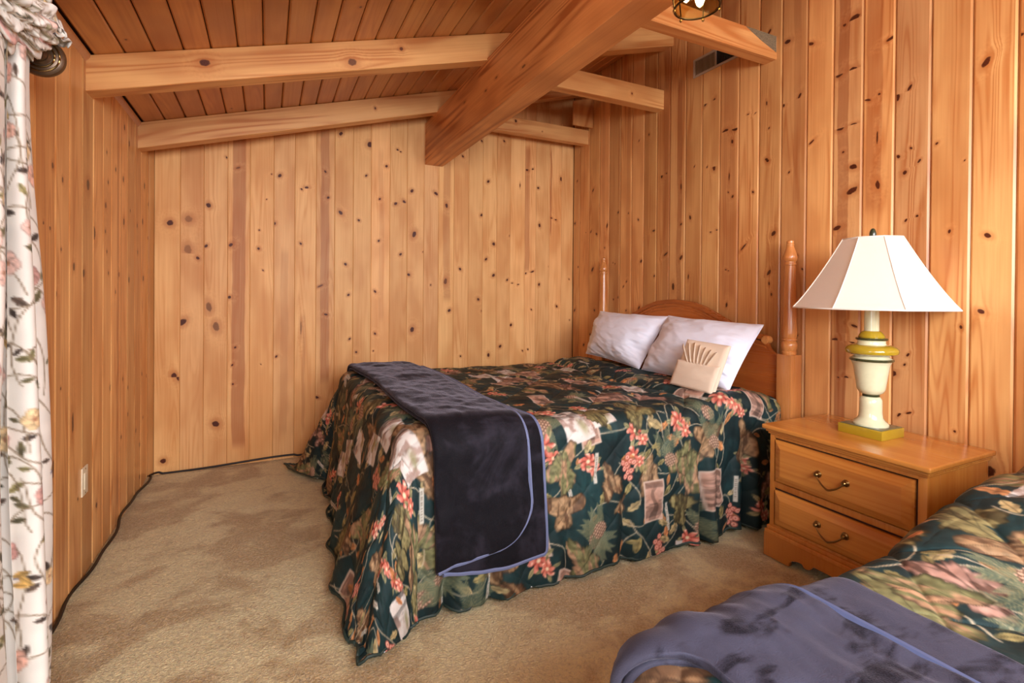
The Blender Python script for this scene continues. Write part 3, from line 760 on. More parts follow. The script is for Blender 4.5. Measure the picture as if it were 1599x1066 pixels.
def vine(C, cx, cy, L, ang, k, col=(186, 168, 138), wd=.0022, leafcols=((150, 136, 84), (196, 128, 76), (176, 154, 104)), lr=.032):
    rr = random.Random(k); x, y, a = cx, cy, ang; pts = [(x, y)]; cur = rr.uniform(-6, 6)
    for i in range(int(L / .02)):
        a += cur * .02; cur += rr.uniform(-9, 9)
        cur = max(-14, min(14, cur))
        x += .02 * math.cos(a); y += .02 * math.sin(a); pts.append((x, y))
        if i % 5 == 3:
            s = rr.choice((-1, 1)); aa = a + s * .9
            leaf(C, x + math.cos(aa) * lr, y + math.sin(aa) * lr, lr * rr.uniform(.6, 1.1), aa, rr.choice(leafcols), k + i, rr.random() < .6)
    line(C, pts, wd, col)


OL = ((112, 102, 62), (158, 146, 94), (84, 74, 46)); TN = ((140, 104, 70), (190, 154, 112), (104, 74, 50)); GN = ((96, 96, 60), (146, 142, 92), (170, 130, 96)); PK = ((150, 104, 88), (198, 160, 144), (110, 78, 66))


def paint_spread(x0, x1, y0, y1, heroes, seed, res=0.003):
    C = Canvas(x0, x1, y0, y1, res, (30, 58, 58))
    X, Y = np.meshgrid(C.gx, C.gy)
    n = fbm(X * 9, Y * 9, 4, 21)[..., None]; n2 = fbm(X * 70, Y * 16, 3, 5)[..., None]
    C.a = np.array((14, 25, 27)) * (1 - n) + np.array((32, 70, 72)) * n
    C.a *= 0.86 + .28 * n2
    rr = random.Random(seed)
    cell = 0.215
    nxc = int((x1 - x0) / cell) + 1; nyc = int((y1 - y0) / cell) + 1
    pat = ['blobT', 'cardB', 'flow', 'vine', 'blobO', 'cone', 'vine', 'blobG', 'pine', 'strip', 'berr', 'vine', 'blobP', 'blobT', 'strip', 'flow', 'cardP']
    for j in range(nyc):
        for i in range(nxc):
            cx = x0 + (i + .5 * (j % 2)) * cell + rr.uniform(-.03, .03); cy = y0 + (j + .5) * cell + rr.uniform(-.03, .03)
            vine(C, cx, cy, rr.uniform(.2, .45), rr.uniform(0, 6.28), rr.randrange(9999))
    for ps in range(2):
        for j in range(nyc):
            for i in range(nxc):
                if ps and rr.random() < .45: continue
                cx = x0 + (i + .5 * (j % 2) + .5 * ps) * cell + rr.uniform(-.04, .04); cy = y0 + (j + .5 + .5 * ps) * cell + rr.uniform(-.04, .04)
                t = pat[(i * 5 + j * 3 + ps * 6 + (i * j) % 3) % len(pat)] if rr.random() < .8 else rr.choice(pat)
                draw(C, t, cx, cy, rr)
                if ps and rr.random() < .7: leaf(C, cx + rr.uniform(-.1, .1), cy + rr.uniform(-.1, .1), rr.uniform(.022, .04), rr.uniform(0, 6.3), rr.choice(((150, 136, 84), (200, 124, 72), (178, 160, 112))), i, 1)
                if ps and rr.random() < .12: strip(C, cx + rr.uniform(-.1, .1), cy + rr.uniform(-.1, .1), .1, rr.uniform(-.4, .4))
    for h in heroes: draw(C, h[0], h[1], h[2], rr, *h[3:])
    g = C.a.mean(2, keepdims=True)
    C.a = (C.a * .88 + g * .12) * .93
    return C


def draw(C, t, cx, cy, rr, size=None, ang=None):
    k = rr.randrange(200)
    if t[:4] == 'blob':
        blob(C, cx, cy, size or rr.uniform(.06, .10), rr.uniform(-.6, .6) if ang is None else ang, {'T': TN, 'O': OL, 'G': GN, 'P': PK}[t[4]], k, rr.uniform(.1, .5), rr.uniform(1.1, 1.7))
    elif t == 'cardB': card(C, cx, cy, .10 * (size or 1), .165 * (size or 1), rr.uniform(-.3, .3) if ang is None else ang, 0, k)
    elif t == 'cardP': card(C, cx, cy, .12 * (size or 1), .16 * (size or 1), rr.uniform(-.3, .3) if ang is None else ang, 1, k)
    elif t[:4] == 'flow':
        s = (size or rr.uniform(.038, .052)) * .9; a = rr.uniform(0, 6)
        flower(C, cx, cy, s, a, (190, 82, 66), k); flower(C, cx + s * .9, cy - s * .9, s * .75, a + 1, (204, 100, 80), k + 1)
        if t == 'flow2': flower(C, cx - s * 1.1, cy + s * .7, s * .6, a + 2, (180, 78, 62), k + 2)
    elif t == 'cone':
        a_ = rr.uniform(0, 6.28); pine(C, cx, cy, .10, a_, k); pine(C, cx, cy, .09, a_ + 2.4, k + 1); cone(C, cx, cy, (size or .042) * .85, rr.uniform(0, 3), k)
    elif t == 'pine': pine(C, cx, cy, .13, 1.57 + rr.uniform(-.6, .6) if ang is None else ang, k); cone(C, cx + .02, cy - .015, .032, 1.2, k)
    elif t == 'berr': vine(C, cx, cy, .2, rr.uniform(0, 6), k); berries(C, cx, cy, .05, 0, k)
    elif t == 'vine': vine(C, cx, cy, .35, rr.uniform(0, 6), k, lr=.04)
    elif t == 'strip': strip(C, cx, cy, .13, rr.uniform(-.3, .3) if ang is None else ang)


def cloth_mat(name, rough=0.6, lining=None, sheen=0.15, weave=900, bump=.15):
    N = NT(name)
    c = N.attr('Col').outputs['Color']
    uvn = N.objc()
    n = N.noise(uvn, weave, 2, .5)
    c = N.mix(.12, c, N.comb(n, n, n), 'OVERLAY')
    if lining:
        g = N.n('ShaderNodeNewGeometry')
        c = N.mix(g.outputs['Backfacing'], c, L4(lining))
    N.bump(n, bump, .002)
    N.out(Base_Color=c, Roughness=rough, Sheen_Weight=sheen)
    return N.m


def gridmesh(name, P, mat, parent=None, col=None, label=None, cat=None, group=None, flip=False, mask=None):
    """P: (h,w,3) world points -> smooth mesh with optional colour attribute"""
    h, w = P.shape[:2]
    po, off = _pl(parent)
    V = (P.reshape(-1, 3) - np.array(off)).astype(np.float32)
    i = np.arange(h - 1)[:, None] * w + np.arange(w - 1)[None, :]
    if mask is not None: i = i[mask[:-1, :-1] & mask[1:, :-1] & mask[:-1, 1:] & mask[1:, 1:]]
    i = i.ravel()
    Q = np.stack([i, i + 1, i + w + 1, i + w], 1)
    if flip: Q = Q[:, ::-1]
    me = bpy.data.meshes.new(name)
    me.vertices.add(len(V)); me.vertices.foreach_set('co', V.ravel())
    me.loops.add(Q.size); me.loops.foreach_set('vertex_index', Q.ravel().astype(np.int32))
    me.polygons.add(len(Q)); me.polygons.foreach_set('loop_start', np.arange(0, Q.size, 4, dtype=np.int32))
    me.polygons.foreach_set('use_smooth', np.ones(len(Q), bool))
    me.materials.append(mat)
    me.update(calc_edges=True); me.validate()
    if col is not None:
        a = me.color_attributes.new('Col', 'FLOAT_COLOR', 'POINT')
        cc = np.concatenate([lin(np.clip(col, 1, 255).reshape(-1, 3) / 255.0), np.ones((h * w, 1))], 1).astype(np.float32)
        a.data.foreach_set('color', cc.ravel())
    o = bpy.data.objects.new(name, me); COL.objects.link(o)
    if po: o.parent = po
    OFFS[o.name] = off
    return meta(o, label, cat, group)


def normals(P):
    du = np.gradient(P, axis=1); dv = np.gradient(P, axis=0)
    n = np.cross(du, dv); n /= np.linalg.norm(n, axis=2, keepdims=True) + 1e-9
    return n


# ------------------------------------------------------------------ bedspread form
def spread_form(B, s, t, fold=1.0):
    r = 0.065
    Xf, Yn, Yf = B['Xf'], B['Yn'], B['Yf']
    a = np.maximum(0, Xf + r - s); bn = np.maximum(0, Yn + r - t); bf = np.maximum(0, t - (Yf - r))
    b = np.maximum(bn, bf); sg = np.where(bf > 0, 1.0, -1.0)
    d = np.hypot(a, b); phi = np.arctan2(b, a + 1e-9)
    phi = np.where(d < 1e-7, PI / 2, phi)
    fq = np.maximum(np.cos(phi), np.sin(phi)); d = d * (fq + (1 - fq) * np.where(sg < 0, B['kn'], B['kf']))
    bx = np.maximum(s, Xf + r); by = np.clip(t, Yn + r, Yf - r)
    nx = -np.cos(phi); ny = sg * np.sin(phi)
    L = r * PI / 2
    q = np.minimum(d, L) / r
    out = r * np.sin(q); down = r * (1 - np.cos(q)); dp = np.maximum(0, d - L)
    c2, s2 = np.cos(phi) ** 2, np.sin(phi) ** 2
    mid = np.sin(2 * phi) ** 2
    fl = (B['ff'] + .12 * sm(3.0, 2.0, by) * (B['Yf'] > 2)) * c2 + B['fs'] * s2 + np.where(sg < 0, B['fcn'], B['fcf']) * mid
    out = out + fl * dp; down = down + np.sqrt(np.maximum(0, 1 - fl * fl)) * dp
    g = sm(0, .55, dp)
    A = B['A'] * fold
    w = A * s2 * (np.sin(2 * PI * bx / .37 + B['ph']) * .6 + .12 * np.sin(2 * PI * bx / .21 + 1.1)) + A * 1.4 * c2 * (np.sin(2 * PI * by / .34 + .5) * .7 + .2 * np.sin(2 * PI * by / .19 + 2))
    for sc, wd, am in B['V']: w = w - fold * am * np.exp(-((bx - sc) / wd) ** 2) * s2 * np.where(sg < 0, 1, 0) + fold * am * .45 * (np.exp(-((bx - sc - 2 * wd) / wd) ** 2) + np.exp(-((bx - sc + 2 * wd) / wd) ** 2)) * s2 * np.where(sg < 0, 1, 0)
    w = w + fold * .035 * np.sin(phi * 8 + 1) * mid
    out = out + w * g
    z = B['Z'](bx, by, fold) - down
    z = z + .012 * g * np.sin(2 * PI * bx / .5 + 1) * s2
    ex = np.maximum(0, .014 - z)
    z = np.maximum(z, .014 + .012 * np.minimum(1, ex * 12) * (1 + np.sin(phi * 6) * .4))
    out = out + ex * .75
    return np.stack([bx + nx * out, by + ny * out, z], -1)


def spread_surface(B, s, t):
    S, T = np.meshgrid(s, t)
    P = spread_form(B, S, T)
    n = normals(P)
    quilt = np.minimum(np.abs(np.sin(PI * (S - T) / .30)) ** .32, .35 + np.abs(np.sin(PI * (S + T) / .30)) ** .35)
    wr = fbm(S * 9, T * 9, 4, 31) - .5
    rip = (fbm(S * 22 + T * 6, T * 16 - S * 5, 3, 12) - .5)
    h = .013 * quilt + .012 * wr + .006 * rip + B.get('puff', 0) * (fbm(S * 4, T * 4, 2, 8) - .3)
    return S, T, P + n * h[..., None]


def drange(a, b, step): return np.arange(a, b, step)


def z1(x, y, f):
    z = .655 + .022 * sm(1.2, .5, x) + .006 * (vn(x * 4, y * 4, 3) - .5)
    z = z - .022 * np.exp(-((x - 1.97 + .03 * np.sin(y * 3)) / .025) ** 2) + .03 * sm(1.95, 2.08, x) - .035 * sm(2.2, 2.38, x)
    z = z - .008 * np.exp(-((x - 1.86) / .02) ** 2)
    return z


BED1 = dict(kn=.20, kf=.45, Xf=.42, Yn=1.762, Yf=3.37, ff=.14, fs=.0, fcn=.10, fcf=.42, A=.018, ph=.3, Z=z1,
            V=[(.60, .028, .045), (1.12, .03, .02), (1.42, .03, .028), (1.87, .024, .075), (2.17, .03, .07), (.78, .03, .03)])
DR = .70
h1 = [('flow', 1.00, 1.762 - (.66 - .60), .058), ('cardP', 1.165, 1.80, 1.15, .25), ('blobG', 1.09, 1.762 - .16, .085, 0), ('blobT', 1.10, 1.762 - .33, .10, 0), ('strip', 1.257, 1.762 - .17, None, 0),
      ('berr', 1.43, 1.762 - .19), ('cone', 1.28, 1.762 - .43), ('cardB', 1.57, 1.762 - .37, 1.15, 0), ('cardB', 1.945, 1.762 - .37, 1.15, .1), ('flow', 1.72, 1.762 - .03, .05), ('flow', 2.04, 1.80, .05),
      ('pine', 1.65, 1.762 - .18, None, 1.57), ('pine', 1.93, 1.762 - .13, None, 1.57), ('blobO', 1.30, 1.84, .09), ('blobG', 1.80, 1.762 - .26, .085, 0), ('blobO', 1.74, 1.762 - .42, .08), ('flow', 1.79, 1.762 - .57, .045),
      ('cardP', .42, 1.762 - .02, 1.3, .3), ('flow', .33, 1.762 - .16, .06), ('blobG', .38, 1.762 - .36, .09, .2), ('cone', .50, 1.762 - .56), ('cone', .58, 1.762 - .50), ('flow', .38, 1.762 - .64, .05), ('strip', .50, 1.762 - .22, None, 0),
      ('blobT', 2.17, 1.762 - .22, .09, 0), ('blobT', 1.40, 1.762 - .36, .045, 0), ('cardP', .72, 2.5, 1.0, 1.2), ('cardB', 1.55, 2.05, 1.2, 1.3), ('cardB', 1.5, 2.9, 1.2, 1.5), ('cardB', 2.1, 1.95, 1.2, 1.6)]
M_SPREAD = cloth_mat('quilted_print', .62, (222, 226, 228), 0.0)
M_SPREAD.node_tree.nodes['Principled BSDF'].inputs['Specular IOR Level'].default_value = .25

bed1 = Thing('bed', (1.45, 2.56, 0), 'double bed with tall turned pine headposts against the knotty pine wall', 'bed')
# headboard
HP = [(2.56 - .79 + .015, .45), (2.56 - .79 + .015, .872), (1.80, .885), (1.812, .893), (1.835, .90), (1.862, .918), (1.875, .945)]
arc = [(1.862, .955), (1.885, .962), (1.93, .968), (1.99, .985), (2.06, 1.004), (2.133, 1.031), (2.215, 1.068), (2.301, 1.104), (2.39, 1.13), (2.49, 1.142), (2.56, 1.146)]
archf = arc + [(5.12 - a, b) for a, b in arc[::-1][1:]]
shoulder = [(1.785, .45), (1.785, .868), (1.80, .872), (1.822, .880), (1.845, .897), (1.858, .92), (1.866, .95)]
poly = shoulder + [(a, b - .012) for a, b in archf] + [(5.12 - a, b) for a, b in shoulder[::-1]]
postprof = [(.033, .882), (.0355, .890), (.0355, .897), (.032, .901), (.034, .907), (.038, .915), (.0395, .930), (.038, .943), (.033, .950), (.030, .954), (.0365, .958), (.0365, .964), (.032, .968),
            (.0365, .978), (.0372, .995), (.0355, 1.04), (.033, 1.12), (.030, 1.22), (.0275, 1.30), (.0262, 1.345), (.0262, 1.350), (.030, 1.354), (.030, 1.360), (.0265, 1.364), (.0265, 1.370), (.031, 1.375),
            (.0345, 1.386), (.034, 1.400), (.030, 1.412), (.0235, 1.432), (.0195, 1.446), (.0175, 1.452), (.0175, 1.455), (.0195, 1.458), (.0195, 1.462), (.0165, 1.465), (.0185, 1.471), (.017, 1.480), (.008, 1.485)]
def headboard(bed, dy):
    P_ = [(a + dy, b) for a, b in poly]
    prism('headboard_panel', P_, 2.463, 2.488, W_BEDY, bed, bevel=0)
    for off, hw, x in ((0, .016, 2.452), (-.03, .008, 2.457), (-.05, .006, 2.459)):
        up = [(a + dy, b + off + hw * .8) for a, b in archf]; dn = [(a + dy, b + off - hw) for a, b in archf]
        prism('arch_moulding' if off == 0 else 'arch_bead', up + dn[::-1], x, 2.49, W_BEDY, bed, bevel=.003)
    for yy in (1.866, 5.12 - 1.866):
        n = 20
        prism('scroll_end', [(yy + dy + .024 * math.cos(2 * PI * k / n), .948 + .022 * math.sin(2 * PI * k / n)) for k in range(n)], 2.448, 2.49, W_BED, bed, bevel=.004)
    for y in (1.742, 3.378):
        boxes('post_block', [(2.438, 2.522, y + dy - .042, y + dy + .042, .0, .882)], W_BED, bed, .004)
        lathe('turned_post', postprof, 2.48, y + dy, W_BED, bed, 36)


headboard(bed1, 0)
M_MATT = simple('ticking', (222, 218, 208), .8)
boxes('mattress', [(.56, 2.44, 1.86, 3.27, .36, .60)], M_MATT, bed1, .04, 4)
boxes('box_spring', [(.56, 2.44, 1.87, 3.26, .16, .36)], M_MATT, bed1, .02, 3)
for yy in (1.90, 3.21): boxes('side_rail', [(.56, 2.44, yy, yy + .03, .13, .165)], M_GREY, bed1)
for x in (.62, 1.5, 2.3):
    for yy in (1.9, 3.21): boxes('leg', [(x, x + .03, yy, yy + .03, 0.0, .135)], M_GREY, bed1)

s1 = np.concatenate([drange(.485 - .735, 2.43, .0042)])
t1 = np.concatenate([drange(1.762 + .065 - .695, 3.37, .0042), drange(3.37, 3.37 + .70, .012)])
C1 = paint_spread(-.4, 2.5, 1.0, 4.15, h1, 5)
S, T, P = spread_surface(BED1, s1, t1)
mk = (np.maximum(0, .485 - S) < 9)
sp1 = gridmesh('bedspread', P, M_SPREAD, None, C1.sample(S, T), 'dark green floral quilted bedspread draped over the far bed to the carpet', 'bedspread', 'matching floral quilted bedspreads')
sp1['label'] = 'dark green floral quilted bedspread draped over the far bed to the carpet'
# piped hem round the three free sides
M_HEM = simple('dark_green_binding', (34, 52, 46), .6)
hem = np.concatenate([P[0, ::-1][::4], P[:, 0][::4], P[-1, :][::4]])
tube('hem', hem.tolist(), .0055, M_HEM, sp1, 6)

# ------------------------------------------------------------------ plush blankets
def plush(name, dark, light, lo, hi, sheen):
    N = NT(name)
    p = N.objc()
    n = N.noise(p, 3.2, 4, .62, 1.4)
    st = N.noise(N.VM('MULTIPLY', p, (1.0, 3.5, 1.0)), 5.5, 3, .6, .8)
    f = N.M('ADD', N.M('MULTIPLY', n, .55), N.M('MULTIPLY', st, .45))
    nap = N.noise(p, 420, 2, .6)
    c = N.mix(N.smooth(f, lo, hi), L4(dark), L4(light))
    c = N.mix(N.smooth(nap, .3, .7, 0, .25), c, L4(np.array(light) * 1.15))
    N.bump(nap, .35, .003)
    N.out(Base_Color=c, Roughness=.75, Sheen_Weight=sheen, Sheen_Roughness=.32, Sheen_Tint=L4((196, 188, 204)))
    N.b.inputs['Specular IOR Level'].default_value = .15
    return N.m


M_PL1 = plush('navy_plush', (9, 8, 12), (38, 35, 44), .46, .62, .32)
M_PL2 = plush('navy_plush_brushed_lit', (16, 14, 22), (60, 60, 75), .41, .49, .2)  # brushed nap marks; paler than the far blanket, grazing light put into the colour
M_EDGE = simple('slate_blue_overlock', (104, 112, 146), .85)


def layer(name, B, u, v, mapf, h, mat, parent, edge_h=.006, fold=.35, thick=.009, seed=0, wr=.006):
    """closed soft sheet lying on the smoothed spread; mapf(u,v)->(s,t)"""
    U, Vv = np.meshgrid(u, v)
    S, T = mapf(U, Vv)
    P = spread_form(B, S, T, fold)
    n = np.cross(spread_form(B, S + .006, T, fold) - spread_form(B, S - .006, T, fold), spread_form(B, S, T + .006, fold) - spread_form(B, S, T - .006, fold))
    n /= np.linalg.norm(n, axis=2, keepdims=True) + 1e-9
    e = np.minimum.reduce([U - u[0], u[-1] - U, Vv - v[0], v[-1] - Vv])
    ed = np.sqrt(np.clip(e / .045, 0, 1) * (2 - np.clip(e / .045, 0, 1)))
    H = h + edge_h * (ed - 1) + ed * wr * (fbm(S * 7, T * 7, 3, seed) - .5) + ed * wr * .5 * (fbm(S * 20, T * 9, 3, seed + 4) - .5)
    top = P + n * H[..., None]; bot = P + n * (H - thick * (.25 + .75 * ed))[..., None]
    h_, w_ = top.shape[:2]
    V = np.concatenate([top.reshape(-1, 3), bot.reshape(-1, 3)])
    N0 = h_ * w_
    i = (np.arange(h_ - 1)[:, None] * w_ + np.arange(w_ - 1)[None, :]).ravel()
    Q = np.stack([i, i + 1, i + w_ + 1, i + w_], 1)
    Qb = Q[:, ::-1] + N0
    ring = list(range(0, w_)) + [k * w_ + w_ - 1 for k in range(1, h_)] + [(h_ - 1) * w_ + k for k in range(w_ - 2, -1, -1)] + [k * w_ for k in range(h_ - 2, 0, -1)]
    ring = np.array(ring); r2 = np.roll(ring, -1)
    Qr = np.stack([ring, ring + N0, r2 + N0, r2], 1)
    o = mobj(name, V, np.concatenate([Q, Qb, Qr]).tolist(), mat, parent, smooth=True)
    bm = bmesh.new(); bm.from_mesh(o.data); bmesh.ops.recalc_face_normals(bm, faces=bm.faces); bm.to_mesh(o.data); bm.free()
    return o, (top + bot) / 2, (U, Vv)


def corner_round(U, V, u0, u1, v0, v1, r):
    """square parameter patch -> patch with rounded corners"""
    cu, cv = (u0 + u1) / 2, (v0 + v1) / 2
    a = np.clip((U - cu) / ((u1 - u0) / 2), -1, 1); b = np.clip((V - cv) / ((v1 - v0) / 2), -1, 1)
    hu, hv = (u1 - u0) / 2, (v1 - v0) / 2
    # squeeze u near the v ends
    dv = np.maximum(0, np.abs(V - cv) - (hv - r)); k = r - np.sqrt(np.maximum(0, r * r - dv * dv))
    return cu + a * (hu - k), V


blk1 = Thing('blanket', (.74, 2.4, .69), 'black navy plush blanket across the foot of the far bed, hanging down its side', 'blanket', 'plush blankets across the bed feet')
uu = np.linspace(0, 1, 70)
# lower fold
def map_low(U, V):
    w = .455 + .02 * np.sin(V * 2.1)
    s0 = .525 - .035 * sm(2.2, 3.3, V) + .015 * np.sin(V * 5) + .02 * sm(1.6, 1.2, V)
    Uc, _ = corner_round(U, V, 0, 1, vv[0], vv[-1], .03)
    return s0 + w * Uc + .0, V
vv = drange(1.762 + .065 - .55, 3.43, .0075)
o_, top_, _ = layer('lower_fold', BED1, uu, vv, map_low, .037, M_PL1, blk1, fold=.12, thick=.014, seed=2, wr=.01)
def ring_of(P, a, b, c, d): return None
rim = np.concatenate([top_[0, 2:], top_[1:-2, -1]])
tube('edging', rim.tolist(), .0085, M_EDGE, blk1, 6)
vtop = drange(1.762 + .065 - .53, 3.41, .0075)
def map_up(U, V):
    v0 = vtop[0]
    r = .19
    dv = np.maximum(0, (v0 + r) - V); k = r - np.sqrt(np.maximum(0, r * r - dv * dv))
    s0 = .528 - .035 * sm(2.2, 3.3, V) + .015 * np.sin(V * 5) + .02 * sm(1.6, 1.2, V) - .006
    w = .385 + .02 * np.sin(V * 2.1) - k
    return s0 + w * U, V + .055 * U * sm(v0 + .5, v0, V)
o_, top_, _ = layer('upper_fold', BED1, uu, vtop, map_up, .060, M_PL1, blk1, fold=.12, thick=.018, edge_h=.010, seed=6, wr=.022)
rim = np.concatenate([top_[0, 2:], top_[1:-2, -1]])
tube('edging', rim.tolist(), .0085, M_EDGE, blk1, 6)

# ------------------------------------------------------------------ second bed, near the camera
def z2(x, y, f):
    z = .635 + .012 * (vn(x * 3, y * 3, 5) - .5)
    z = z + .165 * sm(1.25, 1.72, x) * sm(.58, .32, y) + .075 * sm(1.15, 1.75, x) * sm(2.4, 2.2, x) 
    z = z + .02 * np.exp(-((y - .40 - .1 * x) / .08) ** 2) * sm(.9, 1.3, x) * f
    return z


BED2 = dict(kn=.1, kf=.1, Xf=.50, Yn=-.98, Yf=.635, ff=.12, fs=.02, fcn=.2, fcf=.2, A=.016, ph=1.3, Z=z2, V=[], puff=.02)
bed2 = Thing('bed', (1.5, -.16, 0), 'near bed in the corner of the picture, only its foot and covers showing', 'bed')
boxes('mattress', [(.60, 2.44, -.88, .56, .36, .60)], M_MATT, bed2, .04, 4)
boxes('box_spring', [(.60, 2.44, -.87, .55, .16, .36)], M_MATT, bed2, .02, 3)
for x in (.66, 1.5, 2.3):
    for yy in (-.8, .5): boxes('leg', [(x, x + .03, yy, yy + .03, 0.0, .165)], M_GREY, bed2)
headboard(bed2, -2.56 - .19)
C2 = paint_spread(-.3, 2.5, -1.7, 1.3, [('cone', 1.30, .40, .045), ('cone', 1.24, .20, .05), ('flow', 1.10, .12, .06), ('pine', 1.22, .33, None, 2.6), ('blobG', 1.1, .5, .07), ('flow', .43, .42, .05), ('cardP', 1.65, .45, 1.3, 1.4)], 17, .002)
s2 = np.concatenate([drange(-.16, .35, .012), drange(.35, 1.75, .003), drange(1.75, 2.43, .006)])
t2 = np.concatenate([drange(-1.62, -.35, .02), drange(-.35, .10, .006), drange(.10, .72, .003), drange(.72, 1.27, .01)])
S, T, P = spread_surface(BED2, s2, t2)
sp2 = gridmesh('bedspread', P, M_SPREAD, None, C2.sample(S, T), 'dark green floral quilted bedspread on the near bed at bottom right', 'bedspread', 'matching floral quilted bedspreads')
hem = np.concatenate([P[0, ::-1][::4], P[:, 0][::4], P[-1, :][::4]])
tube('hem', hem.tolist(), .0055, M_HEM, sp2, 6)

blk2 = Thing('blanket', (.75, .1, .69), 'navy plush blanket folded across the near bed at the bottom right', 'blanket', 'plush blankets across the bed feet')
vb = drange(-1.3, .74, .007)
uu2 = np.linspace(0, 1, 90)
def map_b2(U, V):
    v1 = vb[-1]; r = .10
    dv = np.maximum(0, V - (v1 - r)); k = r - np.sqrt(np.maximum(0, r * r - dv * dv))
    s0 = .46 + .12 * sm(.66, .52, V) - .04 * sm(.3, -.2, V) + .03 * np.sin(V * 6) * sm(.5, .3, V) + k * .6
    s1_ = 1.035 - .02 * np.sin(V * 4) - k
    return s0 + (s1_ - s0) * U, V
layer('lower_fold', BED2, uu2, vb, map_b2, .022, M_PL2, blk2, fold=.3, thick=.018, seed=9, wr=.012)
vb2 = drange(-1.3, .715, .007)
def map_b3(U, V):
    v1 = vb2[-1]; r = .14
    dv = np.maximum(0, V - (v1 - r)); k = r - np.sqrt(np.maximum(0, r * r - dv * dv))
    s0 = .455 + .12 * sm(.66, .52, V) - .04 * sm(.3, -.2, V) + .03 * np.sin(V * 6) * sm(.5, .3, V) + k * .3
    s1_ = .862 + .01 * np.sin(V * 6) - k
    return s0 + (s1_ - s0) * U, V
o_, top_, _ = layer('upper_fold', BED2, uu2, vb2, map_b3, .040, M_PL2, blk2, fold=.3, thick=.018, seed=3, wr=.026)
rim = np.concatenate([top_[:-1, -1], top_[-1, ::-1][:-6]])
tube('edging', rim.tolist(), .0085, simple('dusk_blue_overlock', (74, 84, 120), .9), blk2, 6)

# ------------------------------------------------------------------ pillows and towel
def pillow_mat(name, col):
    N = NT(name); p = N.objc(); n = N.noise(p, 500, 2)
    N.bump(n, .1, .001)
    return N.out(Base_Color=L4(col), Roughness=.8, Sheen_Weight=.1)
M_PIL = pillow_mat('white_cotton', (236, 240, 255))


def pillow(corners, thick, label, seed, nrm_):
    """corners: bottom-left, bottom-right, top-right, top-left (as seen from the foot)"""
    n = 90
    u = np.linspace(-1, 1, n); U, V = np.meshgrid(u, u)
    bl, br, tr, tl = (np.array(c, float) for c in corners)
    # pillow ears: edges bow inwards between the corners
    ku = 1 - .03 * (1 - V ** 2) * np.abs(U) ** 3; kv = 1 - .05 * (1 - U ** 2) * np.abs(V) ** 3
    a = (U * ku + 1) / 2; b = (V * kv + 1) / 2
    base = (bl * ((1 - a) * (1 - b))[..., None] + br * (a * (1 - b))[..., None] + tr * (a * b)[..., None] + tl * ((1 - a) * b)[..., None])
    prof = (np.clip(1 - U ** 2, 0, 1) ** .55) * (np.clip(1 - V ** 2, 0, 1) ** .5)
    wr = (fbm(U * 1.6 + V * 1.8, V * 1.3 - U * 1.1, 3, seed) - .5)
    wr2 = np.abs(fbm(U * 3 + V * 5, V * 3 - U * 2, 3, seed + 2) - .5)
    amp = (.25 + .75 * (np.maximum(np.abs(U), np.abs(V)) ** 2))
    f = thick * prof * 1.0 + (wr * .06 - wr2 * .03) * amp * np.minimum(1, prof * 2.2)
    g = thick * .5 * prof
    nn = np.array(nrm_, float); nn /= np.linalg.norm(nn)
    T_ = Thing('pillow', tuple((bl + br) / 2), label, 'pillow', 'white pillows against the headboard')
    Pf = base + nn * f[..., None]; Pb = base - nn * g[..., None]
    Vt = np.concatenate([Pf.reshape(-1, 3), Pb.reshape(-1, 3)])
    i = (np.arange(n - 1)[:, None] * n + np.arange(n - 1)[None, :]).ravel()
    Q = np.stack([i, i + 1, i + n + 1, i + n], 1); Qb = Q[:, ::-1] + n * n
    o = mobj('pillowcase', Vt, np.concatenate([Q, Qb]).tolist(), M_PIL, T_, smooth=True)
    bm = bmesh.new(); bm.from_mesh(o.data); bmesh.ops.remove_doubles(bm, verts=bm.verts, dist=1e-5); bmesh.ops.recalc_face_normals(bm, faces=bm.faces); bm.to_mesh(o.data); bm.free()
    seam = np.concatenate([Pf[0, ::3], Pf[::3, -1], Pf[-1, ::-3], Pf[::-3, 0]])
    tube('seam', seam.tolist(), .0028, M_PIL, T_, 5, closed=True)
    return T_


pillow([(2.24, 3.27, .725), (2.20, 2.60, .70), (2.385, 2.53, 1.045), (2.395, 3.30, 1.05)], .13, 'white pillow on the far side of the headboard, left one', 4, (-1, 0, .42))
pillow([(2.20, 2.575, .70), (2.20, 1.885, .685), (2.375, 1.815, 1.035), (2.385, 2.53, 1.05)], .13, 'white pillow nearer the nightstand, behind the folded beige towel', 14, (-1, -.05, .42))

